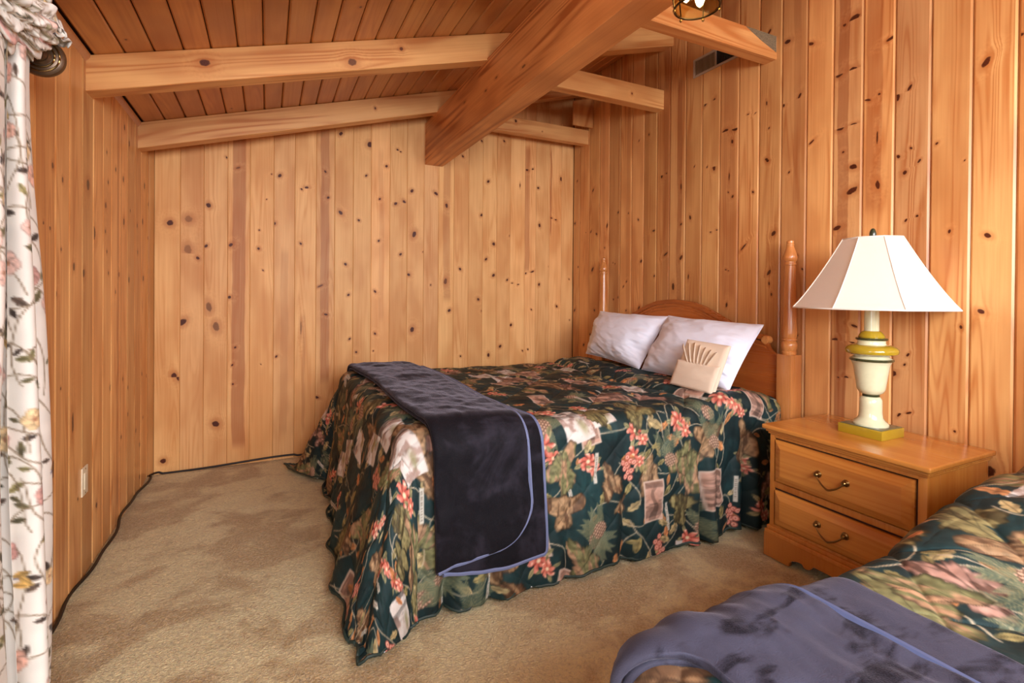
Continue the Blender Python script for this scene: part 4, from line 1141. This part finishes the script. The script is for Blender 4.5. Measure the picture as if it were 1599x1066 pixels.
M_TOW = pillow_mat('beige_terry', (226, 204, 180))
tw = Thing('towel', (2.03, 1.98, .70), 'small folded beige towel with a pleated fan standing on the near pillow', 'towel')
def quad_sheet(name, c4, thick, n, bulge, mat, parent, wav=0, seed=0):
    bl, br, tr, tl = (np.array(c, float) for c in c4)
    u = np.linspace(0, 1, n); U, V = np.meshgrid(u, u)
    base = bl * ((1 - U) * (1 - V))[..., None] + br * (U * (1 - V))[..., None] + tr * (U * V)[..., None] + tl * ((1 - U) * V)[..., None]
    nn = np.cross(br - bl, tl - bl); nn /= np.linalg.norm(nn)
    if nn[0] > 0: nn = -nn
    e = np.minimum.reduce([U, 1 - U, V, 1 - V]); ed = np.sqrt(np.clip(e / .08, 0, 1))
    f = thick * ed + bulge * np.sin(PI * U) * np.sin(PI * V) + .004 * (fbm(U * 5, V * 5, 3, seed) - .5) + wav * np.abs(np.sin(U * PI * 5)) * ed * V
    A = base + nn * f[..., None]; B_ = base - nn * (.2 * thick)
    Vt = np.concatenate([A.reshape(-1, 3), B_.reshape(-1, 3)])
    i = (np.arange(n - 1)[:, None] * n + np.arange(n - 1)[None, :]).ravel()
    Q = np.stack([i, i + 1, i + n + 1, i + n], 1)
    ring = np.array(list(range(n)) + [k * n + n - 1 for k in range(1, n)] + [(n - 1) * n + k for k in range(n - 2, -1, -1)] + [k * n for k in range(n - 2, 0, -1)]); r2 = np.roll(ring, -1)
    Qr = np.stack([ring, ring + n * n, r2 + n * n, r2], 1)
    o = mobj(name, Vt, np.concatenate([Q, Q[:, ::-1] + n * n, Qr]).tolist(), mat, parent, smooth=True)
    bm = bmesh.new(); bm.from_mesh(o.data); bmesh.ops.recalc_face_normals(bm, faces=bm.faces); bm.to_mesh(o.data); bm.free()
    return o
TB = lambda u, v, d=0.0: tuple(np.array((2.035, 2.125, .690)) + u * np.array((.02, -.275, -.012)) + v * np.array((.065, -.055 + .01, .255)) + d * np.array((-.95, 0, .3)))
quad_sheet('towel_back', (TB(0, 0), TB(1, 0), TB(1, 1), TB(0, 1)), .014, 40, .008, M_TOW, tw, seed=1)
quad_sheet('folded_pocket', (TB(-.01, 0, .02), TB(1.0, 0, .02), TB(1.0, .56, .02), TB(0, .54, .02)), .012, 40, .010, M_TOW, tw, seed=5)
# pleated fan: narrow folded blades fanning from the pocket
for k in range(7):
    a0 = .27 + .07 * k; a1 = -.02 + .135 * k
    w0, w1 = .035, .10
    quad_sheet('pleat', (TB(a0 - w0, .50, .016), TB(a0 + w0, .50, .030), TB(a1 + w1, .93 - .03 * abs(k - 2), .040), TB(a1 - .01, .95 - .03 * abs(k - 2), .014)), .004, 10, .003, M_TOW, tw, seed=k)

# ------------------------------------------------------------------ nightstand
ns = Thing('nightstand', (2.31, 1.235, 0), 'honey pine two drawer nightstand between the beds, lamp on top', 'nightstand')
Y0, Y1, FX = .940, 1.552, 2.085
boxes('carcass', [(FX + .012, 2.53, Y0, Y1, .13, .565)], W_STAND, ns, .003)
# recessed drawer fronts need a face frame
boxes('face_frame', [(FX, FX + .016, Y0, .968, .13, .565), (FX, FX + .016, 1.53, Y1, .13, .565), (FX, FX + .016, .968, 1.53, .545, .565), (FX + .002, FX + .016, .968, 1.53, .318, .345), (FX, FX + .016, .968, 1.53, .13, .150)], W_STAND, ns, .0015)
boxes('top', [(2.055, 2.533, Y0 - .022, Y1 + .024, .582, .602)], W_STANDY, ns, .007, 4)
for nm, x, e, za, zb in (('cornice', .018, .012, .570, .583), ('cornice', .009, .006, .560, .571)):
    boxes(nm, [(FX - x, 2.53, Y0 - e, Y1 + e, za, zb)], W_STANDY, ns, .004, 3)
M_BRASS = simple('aged_brass', (150, 118, 72), .32, 1.0)


def drawer(z0, z1, zh, lab):
    ya, yb = .977, 1.524
    xf = FX - .006
    i = .034
    # raised and fielded front
    Vv = [(xf + .004, ya, z0), (xf + .004, yb, z0), (xf + .004, yb, z1), (xf + .004, ya, z1),
          (xf - .003, ya + .006, z0 + .006), (xf - .003, yb - .006, z0 + .006), (xf - .003, yb - .006, z1 - .006), (xf - .003, ya + .006, z1 - .006),
          (xf - .013, ya + i, z0 + i), (xf - .013, yb - i, z0 + i), (xf - .013, yb - i, z1 - i), (xf - .013, ya + i, z1 - i),
          (FX + .012, ya, z0), (FX + .012, yb, z0), (FX + .012, yb, z1), (FX + .012, ya, z1)]
    F_ = [(8, 9, 10, 11)]
    for k in range(4):
        j = (k + 1) % 4
        F_ += [(k, j, j + 4, k + 4), (k + 4, j + 4, j + 8, k + 8), (k, k + 12, j + 12, j)]
    d = mobj('drawer', Vv, F_, W_STANDY, ns)
    sharp(d.data, .1)
    sd = sub(d)
    hx = xf - .014
    for yy in (1.203, 1.315):
        lathe_x('handle_rosette', [(.004, hx + .002), (.0145, hx), (.0135, hx - .004), (.008, hx - .007), (.0075, hx - .014), (.009, hx - .018), (.006, hx - .022)], yy, zh, M_BRASS, sd)
    pts = []
    for k in range(17):
        t = k / 16; y = 1.203 + .112 * t
        zz = zh - .002 - .036 * (1 - abs(2 * t - 1) ** 3.0) - .004 * math.sin(PI * t) ** 8
        xx = hx - .016 - .012 * math.sin(PI * t)
        yy_ = y + .007 * math.sin(2 * PI * t)
        pts.append((xx, yy_, zz))
    tube('handle_bail', pts, [.0030 + .0012 * math.sin(PI * k / 16) for k in range(17)], M_BRASS, sd, 8)


def lathe_x(name, prof, cy, cz, mat, parent, n=20):
    V, Fc = [], []
    for r, x in prof:
        for k in range(n):
            a = 2 * PI * k / n
            V.append((x, cy + r * math.cos(a), cz + r * math.sin(a)))
    m = len(prof)
    for i in range(m - 1):
        for k in range(n):
            k2 = (k + 1) % n
            Fc.append((i * n + k, i * n + k2, (i + 1) * n + k2, (i + 1) * n + k))
    Fc.append(tuple(range(n))[::-1]); Fc.append(tuple((m - 1) * n + k for k in range(n)))
    return mobj(name, V, Fc, mat, parent, auto=.7)


drawer(.349, .538, .452, 1)
drawer(.153, .308, .242, 2)
boxes('drawer_gap_shade', [(FX + .0095, FX + .0125, .966, 1.532, .149, .546)], M_GAP, ns)  # dark sheet added behind the drawers, shade of the gaps put into its colour
boxes('base_moulding', [(FX - .016, 2.53, Y0 - .014, Y1 + .014, .104, .122), (FX - .010, 2.53, Y0 - .008, Y1 + .008, .122, .140)], W_STAND, ns, .004, 3)
# bracket base with shaped cut-outs
def bracket(y0, y1, h):
    c = [(y0, 0), (y0 + .125, 0), (y0 + .128, .018), (y0 + .140, .032), (y0 + .165, .040), (y0 + .185, .040), (y0 + .192, .030), (y0 + .205, .026), (y0 + .222, .034), (y0 + .235, .052)]
    c2 = [(y1 - (a - y0), b) for a, b in c[::-1]]
    return c + c2 + [(y1, h), (y0, h)]
prism('bracket_base', bracket(Y0 - .016, Y1 + .016, .106), FX - .018, FX + .002, W_STAND, ns, bevel=.002)
for yy in (Y0 - .016, Y1 - .004):
    prism('side_bracket', [(FX + .002, 0), (FX + .10, 0), (FX + .12, .04), (2.40, .04), (2.42, 0), (2.53, 0), (2.53, .106), (FX + .002, .106)], yy, yy + .02, W_STAND, ns, plane='xz', bevel=.002)

# ------------------------------------------------------------------ lamp
LX, LY = 2.335, 1.262
lamp = Thing('table_lamp', (LX, LY, .602), 'tall cream and mustard ceramic lamp with white eight sided shade on the nightstand', 'lamp')


def glaze(name, col, rough=.14):
    N = NT(name); p = N.objc(); n = N.noise(p, 40, 3)
    return N.out(Base_Color=N.mix(n, L4(np.array(col) * .95), L4(np.minimum(255, np.array(col) * 1.04))), Roughness=rough, Coat_Weight=.6, Coat_Roughness=.06)
CREAM = glaze('cream_glaze', (214, 212, 176)); MUST = glaze('mustard_glaze', (168, 140, 34)); DKG = glaze('dark_green_glaze', (52, 58, 34))
PX = .002775
zz = lambda py: .602 + (683 - py) * PX
rr_ = lambda px: px * PX
boxes('base_block', [(LX - .082, LX + .082, LY - .088, LY + .088, .602, .641)], MUST, lamp, .003)
boxes('base_cap', [(LX - .076, LX + .076, LY - .082, LY + .082, .641, .6435)], glaze('grey_green_top', (88, 98, 76), .3), lamp, .001)
lathe('pedestal', [(rr_(23.5), .6435), (rr_(23.5), .650), (rr_(22), .656), (rr_(18.5), .664), (rr_(16), .676), (rr_(15), .700), (rr_(15), .735), (rr_(14.6), .752), (rr_(12.5), .762), (rr_(10.5), .765)], LX, LY, CREAM, lamp)
lathe('ring', [(rr_(10), .765), (rr_(11.6), .766), (rr_(11.6), .771), (rr_(10), .772)], LX, LY, DKG, lamp)
lathe('urn', [(rr_(10), .772), (rr_(13), .777), (rr_(16), .783), (rr_(18.6), .796), (rr_(19.6), .815), (rr_(21), .845), (rr_(22.6), .875), (rr_(24), .898), (rr_(26), .913), (rr_(27), .917)], LX, LY, CREAM, lamp)
lathe('ring', [(rr_(26), .917), (rr_(28.6), .918), (rr_(29.3), .922), (rr_(28.4), .927), (rr_(26), .928)], LX, LY, DKG, lamp)
lathe('neck', [(rr_(27), .928), (rr_(25), .931), (rr_(23), .938), (rr_(23), .946), (rr_(24), .948)], LX, LY, CREAM, lamp)
lathe('collar', [(rr_(23), .945), (rr_(30), .945), (rr_(34), .951), (rr_(35), .959), (rr_(34.6), .968), (rr_(32), .977), (rr_(27), .984), (rr_(20), .987)], LX, LY, MUST, lamp)
lathe('neck', [(rr_(20.5), .986), (rr_(19), .989), (rr_(18.2), .996), (rr_(18.5), 1.004), (rr_(20), 1.006)], LX, LY, CREAM, lamp)
lathe('ring', [(rr_(18), 1.006), (rr_(20.6), 1.0065), (rr_(21.3), 1.011), (rr_(20.4), 1.0155), (rr_(18), 1.0165)], LX, LY, DKG, lamp)
lathe('collar', [(rr_(17), 1.0165), (rr_(17.5), 1.021), (rr_(15.5), 1.032), (rr_(12.5), 1.042), (rr_(10), 1.0455)], LX, LY, MUST, lamp)
lathe('candle_tube', [(rr_(9.8), 1.0455), (rr_(9.6), 1.150), (rr_(9.4), 1.200), (rr_(6), 1.202)], LX, LY, CREAM, lamp)
lathe('socket', [(.014, 1.202), (.016, 1.206), (.016, 1.245), (.012, 1.25)], LX, LY, M_BRASS, lamp, 20)
bulbm = simple('bulb_glass', (240, 236, 226), .3)
lathe('bulb', [(.012, 1.25), (.016, 1.265), (.028, 1.295), (.030, 1.315), (.022, 1.34), (.004, 1.35)], LX, LY, bulbm, lamp, 20)
tube('harp', [(LX, LY + .05 * math.sin(PI * k / 12) * 1.0, 1.215 + .225 * k / 12) for k in range(13)], .0018, M_BRASS, lamp, 6)
tube('harp', [(LX, LY - .05 * math.sin(PI * k / 12) * 1.0, 1.215 + .225 * k / 12) for k in range(13)], .0018, M_BRASS, lamp, 6)
lathe('finial', [(.011, 1.442), (.013, 1.450), (.0135, 1.460), (.0115, 1.470), (.0085, 1.479), (.004, 1.484)], LX, LY, glaze('dark_green_finial', (44, 56, 40), .3), lamp, 20)
# shade
N = NT('shade_fabric')
p = N.objc(); n = N.noise(N.VM('MULTIPLY', p, (1, 1, .2)), 300, 2)
tl = N.n('ShaderNodeBsdfTranslucent'); tl.inputs[0].default_value = L4((250, 240, 222))
mx = N.n('ShaderNodeMixShader'); mx.inputs[0].default_value = .45
N.out(Base_Color=N.mix(n, L4((248, 244, 236)), L4((254, 251, 245))), Roughness=.7)
outn = N.t.nodes['Material Output']
N.t.links.new(N.b.outputs[0], mx.inputs[1]); N.t.links.new(tl.outputs[0], mx.inputs[2]); N.t.links.new(mx.outputs[0], outn.inputs[0])
M_SHADE = N.m
M_SHTRIM = pillow_mat('shade_binding', (232, 222, 208))
vx, vy = 2.335 / math.hypot(2.335, 1.262), 1.262 / math.hypot(2.335, 1.262)
Rb, Rt, zb_, zt_ = .296, .112, 1.142, 1.440
angs = [math.radians(-70 + 45 * k) for k in range(8)]
def sv(R, a, z): return (LX + R * (math.sin(a) * vy - math.cos(a) * vx), LY + R * (-math.sin(a) * vx - math.cos(a) * vy), z)
def rad(t): return Rt + (Rb - Rt) * (1 - t) - .006 * math.sin(PI * t) + .008 * (1 - t) ** 8
def ringpts(t, z, grow=0): return [sv(rad(t) + grow, a, z) for a in angs]
shade = tube('shade', ringpts(0, zb_), .0035, M_SHTRIM, lamp, 6, closed=True)
shade['label'] = 'white pleated-edge eight sided fabric shade'
ss = sub(shade)
tube('top_trim', ringpts(1, zt_), .0035, M_SHTRIM, ss, 6, closed=True)
m = 12
for k in range(8):
    a, b = angs[k], angs[(k + 1) % 8]
    V_, F_ = [], []
    for lay in (0, -.0016):
        for i in range(m + 1):
            t = i / m; z = zb_ + (zt_ - zb_) * t
            A_ = Vector(sv(rad(t) + lay, a, z)); B_ = Vector(sv(rad(t) + lay, b, z))
            for j in range(5):
                V_.append(A_.lerp(B_, j / 4))
    st_ = (m + 1) * 5
    for i in range(m):
        for j in range(4):
            q = (i * 5 + j, i * 5 + j + 1, (i + 1) * 5 + j + 1, (i + 1) * 5 + j)
            F_.append(q); F_.append(tuple(x + st_ for x in q[::-1]))
    o = mobj('panel', V_, F_, M_SHADE, ss, smooth=False)
    tube('rib', [sv(rad(i / m) + .0012, a, zb_ + (zt_ - zb_) * i / m) for i in range(m + 1)], .0022, M_SHTRIM, ss, 6)
tube('spider', [sv(.112, angs[0], zt_), (LX, LY, zt_ + .002), sv(.112, angs[4], zt_)], .0015, M_BRASS, ss, 6)
tube('spider', [sv(.112, angs[2], zt_), (LX, LY, zt_ + .002), sv(.112, angs[6], zt_)], .0015, M_BRASS, ss, 6)

# ------------------------------------------------------------------ hanging lantern, only its foot in view
PXc, PYc, PZ = 1.238, 1.20, 2.118
lan = Thing('hanging_lantern', (PXc, PYc, PZ), 'brass and glass hanging lantern peeping in at the top edge', 'lamp')
gl = bpy.data.materials.new('smoked_glass'); gl.use_nodes = True
b_ = gl.node_tree.nodes['Principled BSDF']; b_.inputs['Base Color'].default_value = L4((236, 226, 190)); b_.inputs['Transmission Weight'].default_value = 1; b_.inputs['Roughness'].default_value = .03; b_.inputs['IOR'].default_value = 1.12
M_DKB = simple('dark_brass', (74, 58, 34), .35, 1.0)
Rl = .070
tube('bottom_ring', [(PXc + Rl * math.cos(2 * PI * k / 32), PYc + Rl * math.sin(2 * PI * k / 32), PZ) for k in range(32)], .0035, M_DKB, lan, 8, closed=True)
tube('top_ring', [(PXc + .105 * math.cos(2 * PI * k / 32), PYc + .105 * math.sin(2 * PI * k / 32), PZ + .26) for k in range(32)], .004, M_DKB, lan, 8, closed=True)
V_, F_ = [], []
for lay in (0, .0025):
    for i in range(9):
        t = i / 8
        for k in range(36):
            a = 2 * PI * k / 36; R = Rl - .002 + .034 * t ** .8 - lay
            V_.append((PXc + R * math.cos(a), PYc + R * math.sin(a), PZ + .003 + .255 * t))
for l in (0, 1):
    for i in range(8):
        for k in range(36):
            k2 = (k + 1) % 36; q = tuple(l * 324 + x for x in (i * 36 + k, i * 36 + k2, (i + 1) * 36 + k2, (i + 1) * 36 + k))
            F_.append(q if l == 0 else q[::-1])
mobj('glass_shade', V_, F_, gl, lan, smooth=True)
lathe('bottom_glass', [(Rl - .004, PZ - .001), (Rl - .004, PZ + .0015)], PXc, PYc, gl, lan, 36)
for k in range(6):
    a = 2 * PI * k / 6 + .5
    c, s = math.cos(a), math.sin(a)
    tube('bar', [(PXc + (Rl + .001) * c, PYc + (Rl + .001) * s, PZ - .004), (PXc + (Rl + .012) * c, PYc + (Rl + .012) * s, PZ + .08), (PXc + .105 * c, PYc + .105 * s, PZ + .26)], .0025, M_DKB, lan, 6)
    lathe('foot_bead', [(.001, PZ - .014), (.0045, PZ - .010), (.0045, PZ - .006), (.002, PZ - .002)], PXc + (Rl + .002) * c, PYc + (Rl + .002) * s, M_BRASS, lan, 12)
lathe('crown', [(.105, PZ + .26), (.09, PZ + .275), (.04, PZ + .32), (.012, PZ + .335), (.008, PZ + .36)], PXc, PYc, M_DKB, lan, 32)
tube('chain', [(PXc, PYc, PZ + .36), (PXc, PYc, ceil_z(PXc) - .002)], .004, M_DKB, lan, 8)
em = bpy.data.materials.new('lit_bulb'); em.use_nodes = True
eb = em.node_tree.nodes['Principled BSDF']; eb.inputs['Base Color'].default_value = (1, .9, .7, 1); eb.inputs['Emission Color'].default_value = (1, .80, .48, 1); eb.inputs['Emission Strength'].default_value = 14
for k in range(3):
    a = 2 * PI * k / 3 + 2.6
    bx, by = PXc + .034 * math.cos(a), PYc + .034 * math.sin(a)
    lathe('candle', [(.008, PZ + .075), (.008, PZ + .16)], bx, by, simple('ivory', (230, 220, 190), .4), lan, 16)
    lathe('bulb', [(.002, PZ + .018), (.010, PZ + .026), (.0155, PZ + .042), (.012, PZ + .06), (.008, PZ + .075)], bx, by, em, lan, 20)
tube('bulb_cross', [(PXc - .034, PYc, PZ + .16), (PXc, PYc, PZ + .165), (PXc + .034, PYc, PZ + .16)], .004, M_BRASS, lan, 6)
lathe('stem', [(.006, PZ + .155), (.006, PZ + .335)], PXc, PYc, M_BRASS, lan, 12)

# ------------------------------------------------------------------ air vent on the right wall
vent = Thing('air_vent', (XR - .006, 2.31, 2.688), 'grey metal air vent high on the right wall behind the tie beams', 'vent')
M_VM = simple('vent_enamel', (186, 178, 162), .45, .2); M_VD = simple('vent_dark', (30, 28, 26), .8)
va, vb_, vza, vzb = 2.115, 2.492, 2.628, 2.748
boxes('frame', [(XR - .008, XR, va, va + .014, vza, vzb), (XR - .008, XR, vb_ - .014, vb_, vza, vzb), (XR - .008, XR, va + .014, vb_ - .014, vza, vza + .014), (XR - .008, XR, va + .014, vb_ - .014, vzb - .014, vzb),
               (XR - .008, XR, 2.300, 2.308, vza + .014, vzb - .014)], M_VM, vent, .0015)
boxes('backing', [(XR - .0015, XR + .001, va + .01, vb_ - .01, vza + .01, vzb - .01)], M_VD, vent)
def louv(y0, y1, tilt):
    V, F_ = [], []
    n = 14
    for k in range(n):
        y = y0 + (y1 - y0) * (k + .5) / n
        w = .0052
        v = [(XR - .0065, y - tilt * w, vza + .014), (XR - .0025, y + tilt * w, vza + .014), (XR - .0025, y + tilt * w, vzb - .014), (XR - .0065, y - tilt * w, vzb - .014)]
        v += [(a + .0006, b_ + .0006, c) for a, b_, c in v]
        q = len(V); V += v
        F_ += [tuple(q + i for i in f) for f in [(0, 1, 2, 3), (7, 6, 5, 4), (0, 4, 5, 1), (1, 5, 6, 2), (2, 6, 7, 3), (3, 7, 4, 0)]]
    return V, F_
o = mobj('louvre', *louv(2.310, vb_ - .016, 1), M_VM, vent); o['kind'] = 'stuff'; o['label'] = 'pale louvres, left half'
o = mobj('louvre', *louv(va + .016, 2.298, -.4), M_VD, vent); o['kind'] = 'stuff'; o['label'] = 'dark louvres, right half'

# ------------------------------------------------------------------ outlet plate, cable
out_ = Thing('wall_outlet', (XL, 2.665, .395), 'ivory electrical outlet plate low on the left wall', 'outlet')
M_IV = simple('ivory_plastic', (242, 230, 200), .35)
boxes('cover_plate', [(XL, XL + .006, 2.63, 2.703, .337, .455)], M_IV, out_, .0025, 3)
boxes('receptacle', [(XL + .004, XL + .009, 2.650, 2.683, .362, .430)], M_IV, out_, .002, 2)
lathe_x('screw', [(.003, XL + .006), (.003, XL + .0075)], 2.6665, .446, M_BRASS, out_, 10)
lathe_x('screw', [(.003, XL + .006), (.003, XL + .0075)], 2.6665, .346, M_BRASS, out_, 10)

M_CORD = simple('black_rubber', (22, 14, 12), .5)
pts = []
for k in range(60):
    t = k / 59; y = 1.3 + (3.86 - 1.3) * t
    pts.append((XL + .018 + .010 * math.sin(y * 7) + .006 * math.sin(y * 17), y, .008 + .012 * max(0, math.sin(y * 4.3))))
for k in range(1, 8):
    a = k / 8 * PI / 2
    pts.append((XL + .07 - .052 * math.cos(a), 3.86 + .062 * math.sin(a), .012))
for k in range(50):
    x = XL + .08 + 1.2 * k / 49
    pts.append((x, 3.925 + .006 * math.sin(x * 8), .008 + .010 * math.sin(x * 5.0 + 1.2) * (1 if x < .2 else 0)))
cd = tube('cable', pts, .0065, M_CORD, None, 8)
meta(cd, 'thin black cable lying along the foot of the left and back walls', 'cable')

# ------------------------------------------------------------------ curtain, scarf swag and rod at the left edge
CX = -.585
def cur_xy(u):
    """u = cloth length from the far edge towards the camera"""
    y = 1.855 - u * .50
    ph = u / .15
    x = CX + .030 * np.sin(2 * PI * ph) * (.8 + .4 * np.sin(u * 13)) + .010 * np.sin(2 * PI * ph * 1.7 + 1)
    y = y + .014 * np.sin(2 * PI * ph * 2 + .6)
    return x, y
def paint_curtain():
    C = Canvas(0, 1.3, -.05, 1.95, .0025, (232, 226, 216))
    X, Y = np.meshgrid(C.gx, C.gy)
    C.a = C.a * (.97 + .05 * vn(X * 30, Y * 30, 2)[..., None])
    rr = random.Random(3)
    lc = ((104, 96, 66), (72, 58, 50), (138, 128, 84), (96, 78, 66))
    for j in range(24):
        for i in range(11):
            cx, cy = i * .12 + .06 * (j % 2) + rr.uniform(-.03, .03), j * .083 + rr.uniform(-.03, .03)
            vine(C, cx, cy, rr.uniform(.18, .34), rr.uniform(.6, 2.4), rr.randrange(9999), (128, 108, 84), .0016, lc, .021)
            t = rr.random()
            if t < .36:
                flower2(C, cx, cy, rr.uniform(.020, .032), rr.choice(((226, 178, 158), (222, 186, 172), (196, 150, 140), (226, 196, 150))), rr.randrange(99))
            elif t < .44:
                for q in range(5): leaf(C, cx + rr.uniform(-.04, .04), cy + rr.uniform(-.04, .04), .022, rr.uniform(0, 6), rr.choice(((120, 116, 150), (150, 146, 160), (200, 160, 90))), q)
    return C
def flower2(C, cx, cy, r, col, k):
    for a in range(5):
        w = C.win(cx + math.cos(a * 1.257 + k) * r * .5, cy + math.sin(a * 1.257 + k) * r * .5, r * .8, a)
        if w is None: continue
        sl, p, q, X, Y = w
        R = np.hypot(p, q)
        c = np.array(col) * (.86 + .25 * vn(X * 120, Y * 120, k))[..., None] * (1.05 - .25 * sm(r * .35, r * .58, R))[..., None]
        C.put(sl, edge(R - r * (.5 + .12 * vn(X * 60, Y * 60, k))), np.clip(c, 0, 250))
    w = C.win(cx, cy, r * .4, 0)
    if w: C.put(w[0], edge(np.hypot(w[1], w[2]) - r * .2), (170, 120, 90))
CC = paint_curtain()
M_CUR = cloth_mat('curtain_print', .8, None, .1, 700, .1)
cur = Thing('curtain', (CX, 1.6, 0), 'white curtain printed with pink flowers and olive leaves at the left edge', 'curtain')
uc = np.concatenate([drange(0, 1.2, .0032), drange(1.2, 3.3, .012)]); zc = drange(.012, 1.86, .0045)
Uc, Zc = np.meshgrid(uc, zc)
x_, y_ = cur_xy(Uc)
gath = sm(1.1, 1.86, Zc)
hemz = sm(.5, 0, Zc)
x_ = CX + (x_ - CX) * (1 - .35 * gath) * (1 + .25 * hemz) + .012 * np.sin(Zc * 3 + Uc * 5) 
y_ = y_ - (.075 * sm(1.0, 1.86, Zc)) * np.exp(-Uc * 1.5) - .01 * hemz
Pc = np.stack([x_, y_, Zc], -1)
_u = np.arange(0, 3.5, .002); _x, _yy = cur_xy(_u)
_arc = np.concatenate([[0], np.cumsum(np.hypot(np.diff(_x), np.diff(_yy)))])
col = CC.sample(np.interp(Uc, _u, _arc) % 1.25, Zc)
gridmesh('drape', Pc, M_CUR, cur, col)

swag = Thing('scarf_valance', (CX, 1.5, 1.86), 'crumpled floral scarf wound round the curtain rod above the curtain', 'valance')
# wound scarf: lumpy twisted tube over the rod
def scarf(name, y0, y1, r0, zc_, xc_, seed, tw, amp):
    nv, nu = int(abs(y1 - y0) / .0035), 150
    v = np.linspace(0, 1, nv); a = np.linspace(0, 2 * PI, nu)
    A_, V_ = np.meshgrid(a, v)
    yy = y0 + (y1 - y0) * V_
    tws = A_ * 1.0 + tw * V_
    lump = fbm(np.cos(A_) * 2 + yy * 12 + 5, np.sin(A_) * 2 + yy * 6 + 5, 4, seed)
    fold = np.abs(np.sin(tws * 7 + 3 * lump)) ** .7
    R = r0 * (.80 + .30 * fold + amp * (lump - .5)) * (1 - .25 * sm(.9, 1, V_)) * (.8 + .2 * sm(0, .05, V_))
    x = xc_ + R * np.cos(A_) * .80; z = zc_ + R * np.sin(A_) * 1.15 - .03 * np.sin(A_) * 0
    P = np.stack([x, yy + .03 * np.sin(A_ * 2 + V_ * 9), z], -1)
    return gridmesh(name, P, M_CUR, swag, CC.sample((A_ * .12 + V_ * .1) % 1.25, (V_ * .7 + A_ * .05 + .1 * fold) % 1.8))
scarf('wound_scarf', 1.80, .1, .080, 1.885, CX, 4, 6, 1.1)
# stacked pleats jutting out above the rod end
for k in range(9):
    y0 = 1.90 - .040 * k
    n = 26; u = np.linspace(0, 1, n); w_ = np.linspace(0, 1, 14)
    U, W = np.meshgrid(u, w_)
    lift = .06 + .018 * k
    x = CX - .01 + (.075 - .003 * k) * U + .01 * np.sin(W * 9 + k)
    z = 1.925 + .018 * k + lift * .25 * np.sin(U * PI * .9) - .050 * U ** 1.5 + .012 * np.sin(U * 8 + k * 2) + .010 * W
    y = y0 - .055 * W - .020 * U + .012 * np.sin(U * 11 + k)
    Pp = np.stack([x, y, z + .014 * np.abs(np.sin(W * PI * 2.5 + k))], -1)
    o = gridmesh('pleat', Pp, M_CUR, swag, CC.sample((U * .12 + k * .13) % 1.25, (W * .1 + k * .17) % 1.8))
    sdm = o.modifiers.new('thick', 'SOLIDIFY'); sdm.thickness = .003

rod = Thing('curtain_rod', (CX, 1.0, 1.83), 'bronze curtain rod with a round turned finial at its far end', 'curtain rod')
M_ROD = simple('antique_bronze', (92, 70, 50), .35, .5)
RZ, RY = 1.832, 1.875
tube('pole', [(CX, -.5, RZ + .03), (CX, RY, RZ + .03)], .016, M_ROD, rod, 16)
lathe('finial', [(.016, RY - .02), (.022, RY - .012), (.022, RY - .006), (.028, RY), (.046, RY + .003), (.054, RY + .010), (.056, RY + .020), (.052, RY + .032), (.040, RY + .043), (.020, RY + .05), (.004, RY + .052)], CX, RZ + .03, M_ROD, rod, 40, axis='y')
for r_, yy in ((.034, RY + .0005), (.045, RY + .0022)):
    tube('finial_ring', [(CX + r_ * math.cos(2 * PI * k / 32), yy, RZ + .03 + r_ * math.sin(2 * PI * k / 32)) for k in range(32)], .0025, M_BRASS, rod, 6, closed=True)
boxes('wall_bracket', [(XL, CX + .03, 1.80, 1.815, RZ + .02, RZ + .04)], M_ROD, rod, .002)
